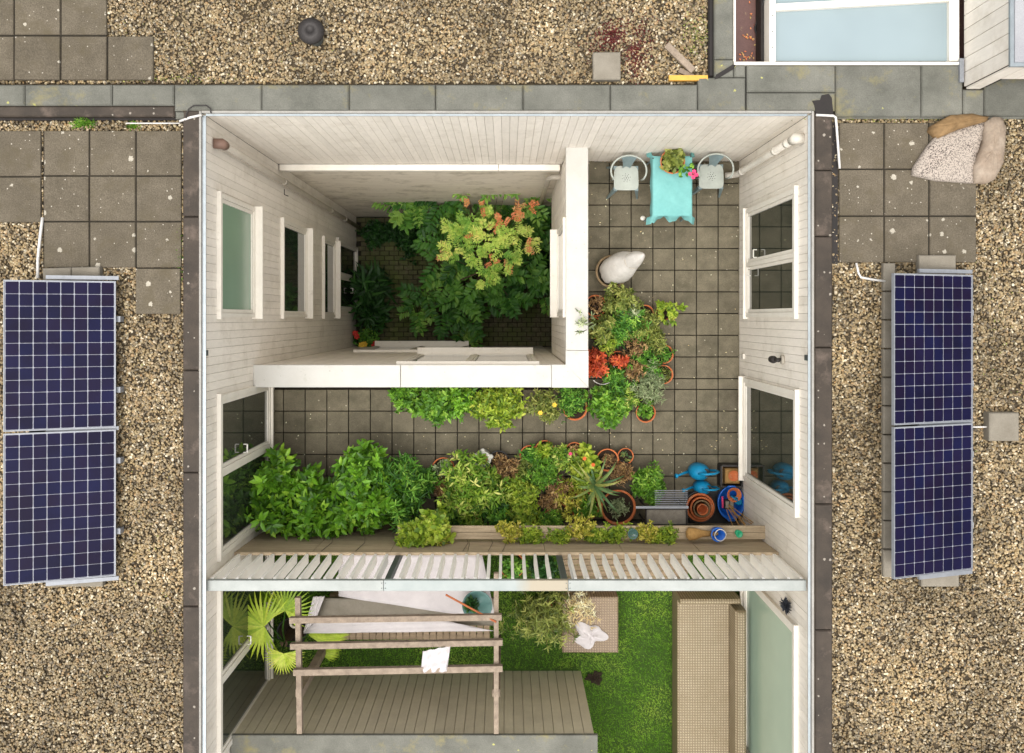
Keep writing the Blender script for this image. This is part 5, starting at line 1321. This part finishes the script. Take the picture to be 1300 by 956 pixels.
# light airy shrub
wl_ = P_('willow_shrub', 690, 790, 50, .8, .075, 'olive', 260, 6, label='airy light green willow shrub between pergola and ottoman', aspect=.16, poth=.2, potr=.16, tmpl=T_BLADE, fill=.8, stems=60, cat='shrub', droop=.2, sq=.75)
P_('willow_shrub', 735, 775, 30, .6, .07, 'cane', 90, 5, label='dry straw coloured twigs beside the willow shrub', aspect=.14, poth=.2, tmpl=T_BLADE, fill=.8, stems=40, cat='shrub')
P_('potted_shrub', 650, 722, 14, .3, .06, 'mid', 60, 6, label='terracotta potted plant seen through the white slats', potr=.17, z=DZ+.3)
P_('potted_shrub', 690, 724, 18, .35, .06, 'dark', 80, 6, label='dark green plant seen through the slats left of the second steel post', potm='black', potr=.16, z=DZ+.2)
crumple('brown_patch', 755, 860, 10, 8, DZ+.01, .01, 'soil', 'bare brown earth patch at the lawn edge beside the shed', 'patch', 6)
# black bristly thing on the right wall
x, y = wX-.07, W(0, 767, -.75)[1]
lv = Leaves(4); rg = np.random.default_rng(2); d = norm(rg.normal(0,1,(500,3))); lv.add(np.array([x,y,-.7])+d*np.array([.03,.07,.12])*rg.random((500,1)), d, .04, .2, T_BLADE)
L['blk'] = leafm('black_bristle', [(22,24,28),(34,36,42),(50,54,60),(30,32,36)]); lv.build('bristle_wreath', L['blk'], label='black bristly wreath hanging high on the right boarded wall', cat='wreath')
# front end wall beyond the frame
MB().box(XS, wX, SE, SE+.1, DZ, -1.4).build('end_wall', M['shed'], None, label='beige end wall closing the lawn', cat='wall')

# ================================================================= REAR RIGHT: rooflight terrace and bay
sk = root('rooflight', (*W(1095,40,0), -.3), 'large pale blue frosted rooflight with white frame in the rear right corner', 'rooflight')
def kb(x0, y0, x1, y1, z0, z1, mt, nm, par, ch=0, **kw):
    a = W(x0, y0, z1); b = W(x1, y1, z1); return MB().box(a[0], b[0], b[1], a[1], z0, z1, ch).build(nm, M[mt], par, **kw)
kb(985, -60, 1205, 77.5, -.3, -.06, 'blueglass', 'pane', sk)
kb(977, -60, 985, 78, -.4, .0, 'trim', 'frame', sk, .004); kb(1205.5, -60, 1218, 77, -.4, .0, 'trim', 'frame', sk, .004)
a = W(985.5,9,.0); b = W(1205,-3,.0); MB().bar((*a,-.03),(*b,-.03), .07, .06).build('glazing_bar', M['trim'], sk)
kb(932, 78.5, 1219, 82, -.4, .012, 'trim', 'edge_trim', sk); kb(931.5, -60, 934, 78, -.4, .01, 'trim', 'edge_trim', sk)
kb(966, -60, 976.5, 78, -.4, -.2, 'darkfelt', 'gutter', sk)
m = MB()
for q in (20, 40, 60): x, y = W(981, q, 0); m.lathe([(.008,0),(.008,.004),(.0001,.004)], x, y, .0, 8)
m.build('screw', M['steel'], sk)
lv = Leaves(6); rg = np.random.default_rng(8); pp = np.concatenate([rg.normal((952,46),(3,2),(14,2)), rg.normal((948,72),(4,3),(16,2)), rg.normal((955,30),(6,14),(14,2))])
lv.add(np.array([[*W(q[0],q[1],-.41),-.41] for q in pp]), np.c_[rg.normal(0,1,(len(pp),2)), np.full(len(pp),.2)], .03, .6, T_OVAL)
lv.build('fallen_leaves', L['pitorange'], label='fallen orange leaves in the wet strip beside the rooflight', kind='stuff')
cable('cable', [(972,-8,-.1),(964,20,-.3),(958,36,-.4),(962,48,-.35),(972,60,-.25)], .008, 'black', 'thin black cable in the wet strip beside the rooflight')
kb(1218.5, 74, 1224, 104, -.1, .03, 'alu', 'flashing', None, label='pale metal flashing at the corner of rooflight and bay', cat='flashing')
by = root('bay_dormer', (*W(1260,60,0), 0), 'beige boarded bay with white framed window rising at the rear right corner', 'dormer')
X0 = W(1224,0,0)[0]; Y0 = W(0,113,0)[1]
HB = .86; X1 = W(1252,0,0)[0]
MB().box(X0+.02, X0+3, Y0+.02, Y0+3, .40, HB).build('bay_body', M['joint'], by)
MB().box(X0+.02, X1, Y0+.02, Y0+3, 0, .399).build('pier', M['joint'], by)
dbm = MB().box(-.5,.5,-.5,.5,-.5,.5).mesh('cladding_board', M['board'])
for k in range(9): inst('cladding_board', M and dbm, by, (X0+.01, Y0+.08+.15*k+.02, HB/2), (.02, .143, HB))
for k in range(7):
    x = X0+.02+.15*k+.075; zb = 0 if x < X1 else .4; inst('cladding_board', dbm, by, (x, Y0+.01, (HB+zb)/2), (.143, .02, HB-zb))
MB().box(X0-.01, X0+3, Y0-.01, Y0+3, HB+.001, HB+.03).build('roof_edge', M['bluetrim'], by)
MB().box(X0+.03, X0+3, Y0+.03, Y0+3, HB+.031, HB+.04).build('roof_sheet', M['alu2'], by)
# small fallen leaves on the terrace and weeds on the roofs
lv = Leaves(31); rg = np.random.default_rng(31); pp = []
for _ in range(150):
    if rg.random() < .5: pp.append((rg.uniform(750,938), rg.uniform(208,600)))
    else: pp.append((rg.uniform(360,930), rg.uniform(520,600)))
pp = np.array(pp); pos = np.array([[*W(a, b, DZ+.006), DZ+.006] for a, b in pp])
lv.add(pos, np.c_[rg.normal(0,1,(len(pos),2)), np.zeros(len(pos))], .02*(.5+rg.random(len(pos))), .55, T_DIA, upbias=4)
lv.build('fallen_leaves', L['cane'], label='tiny dry leaves scattered over the terrace tiles', kind='stuff')
lv = Leaves(32); pp = np.concatenate([rg.normal((885,45),(10,16),(260,2)), rg.normal((195,100),(40,2),(120,2)), rg.normal((1150,151),(60,1.5),(160,2)), rg.normal((250,60),(60,30),(60,2)), rg.normal((1270,430),(20,60),(60,2)), rg.normal((190,700),(30,90),(70,2))])
pos = np.array([[*W(a, b, RZ+.01), RZ+.012] for a, b in pp])
lv.add(pos, np.c_[rg.normal(0,.7,(len(pos),2)), np.ones(len(pos))*.5], .022*(.5+rg.random(len(pos))), .4, T_DIA)
lv.build('moss', L['olive'], label='olive moss and tiny weeds among the roof pebbles', kind='stuff')
print('objects', len(bpy.data.objects))
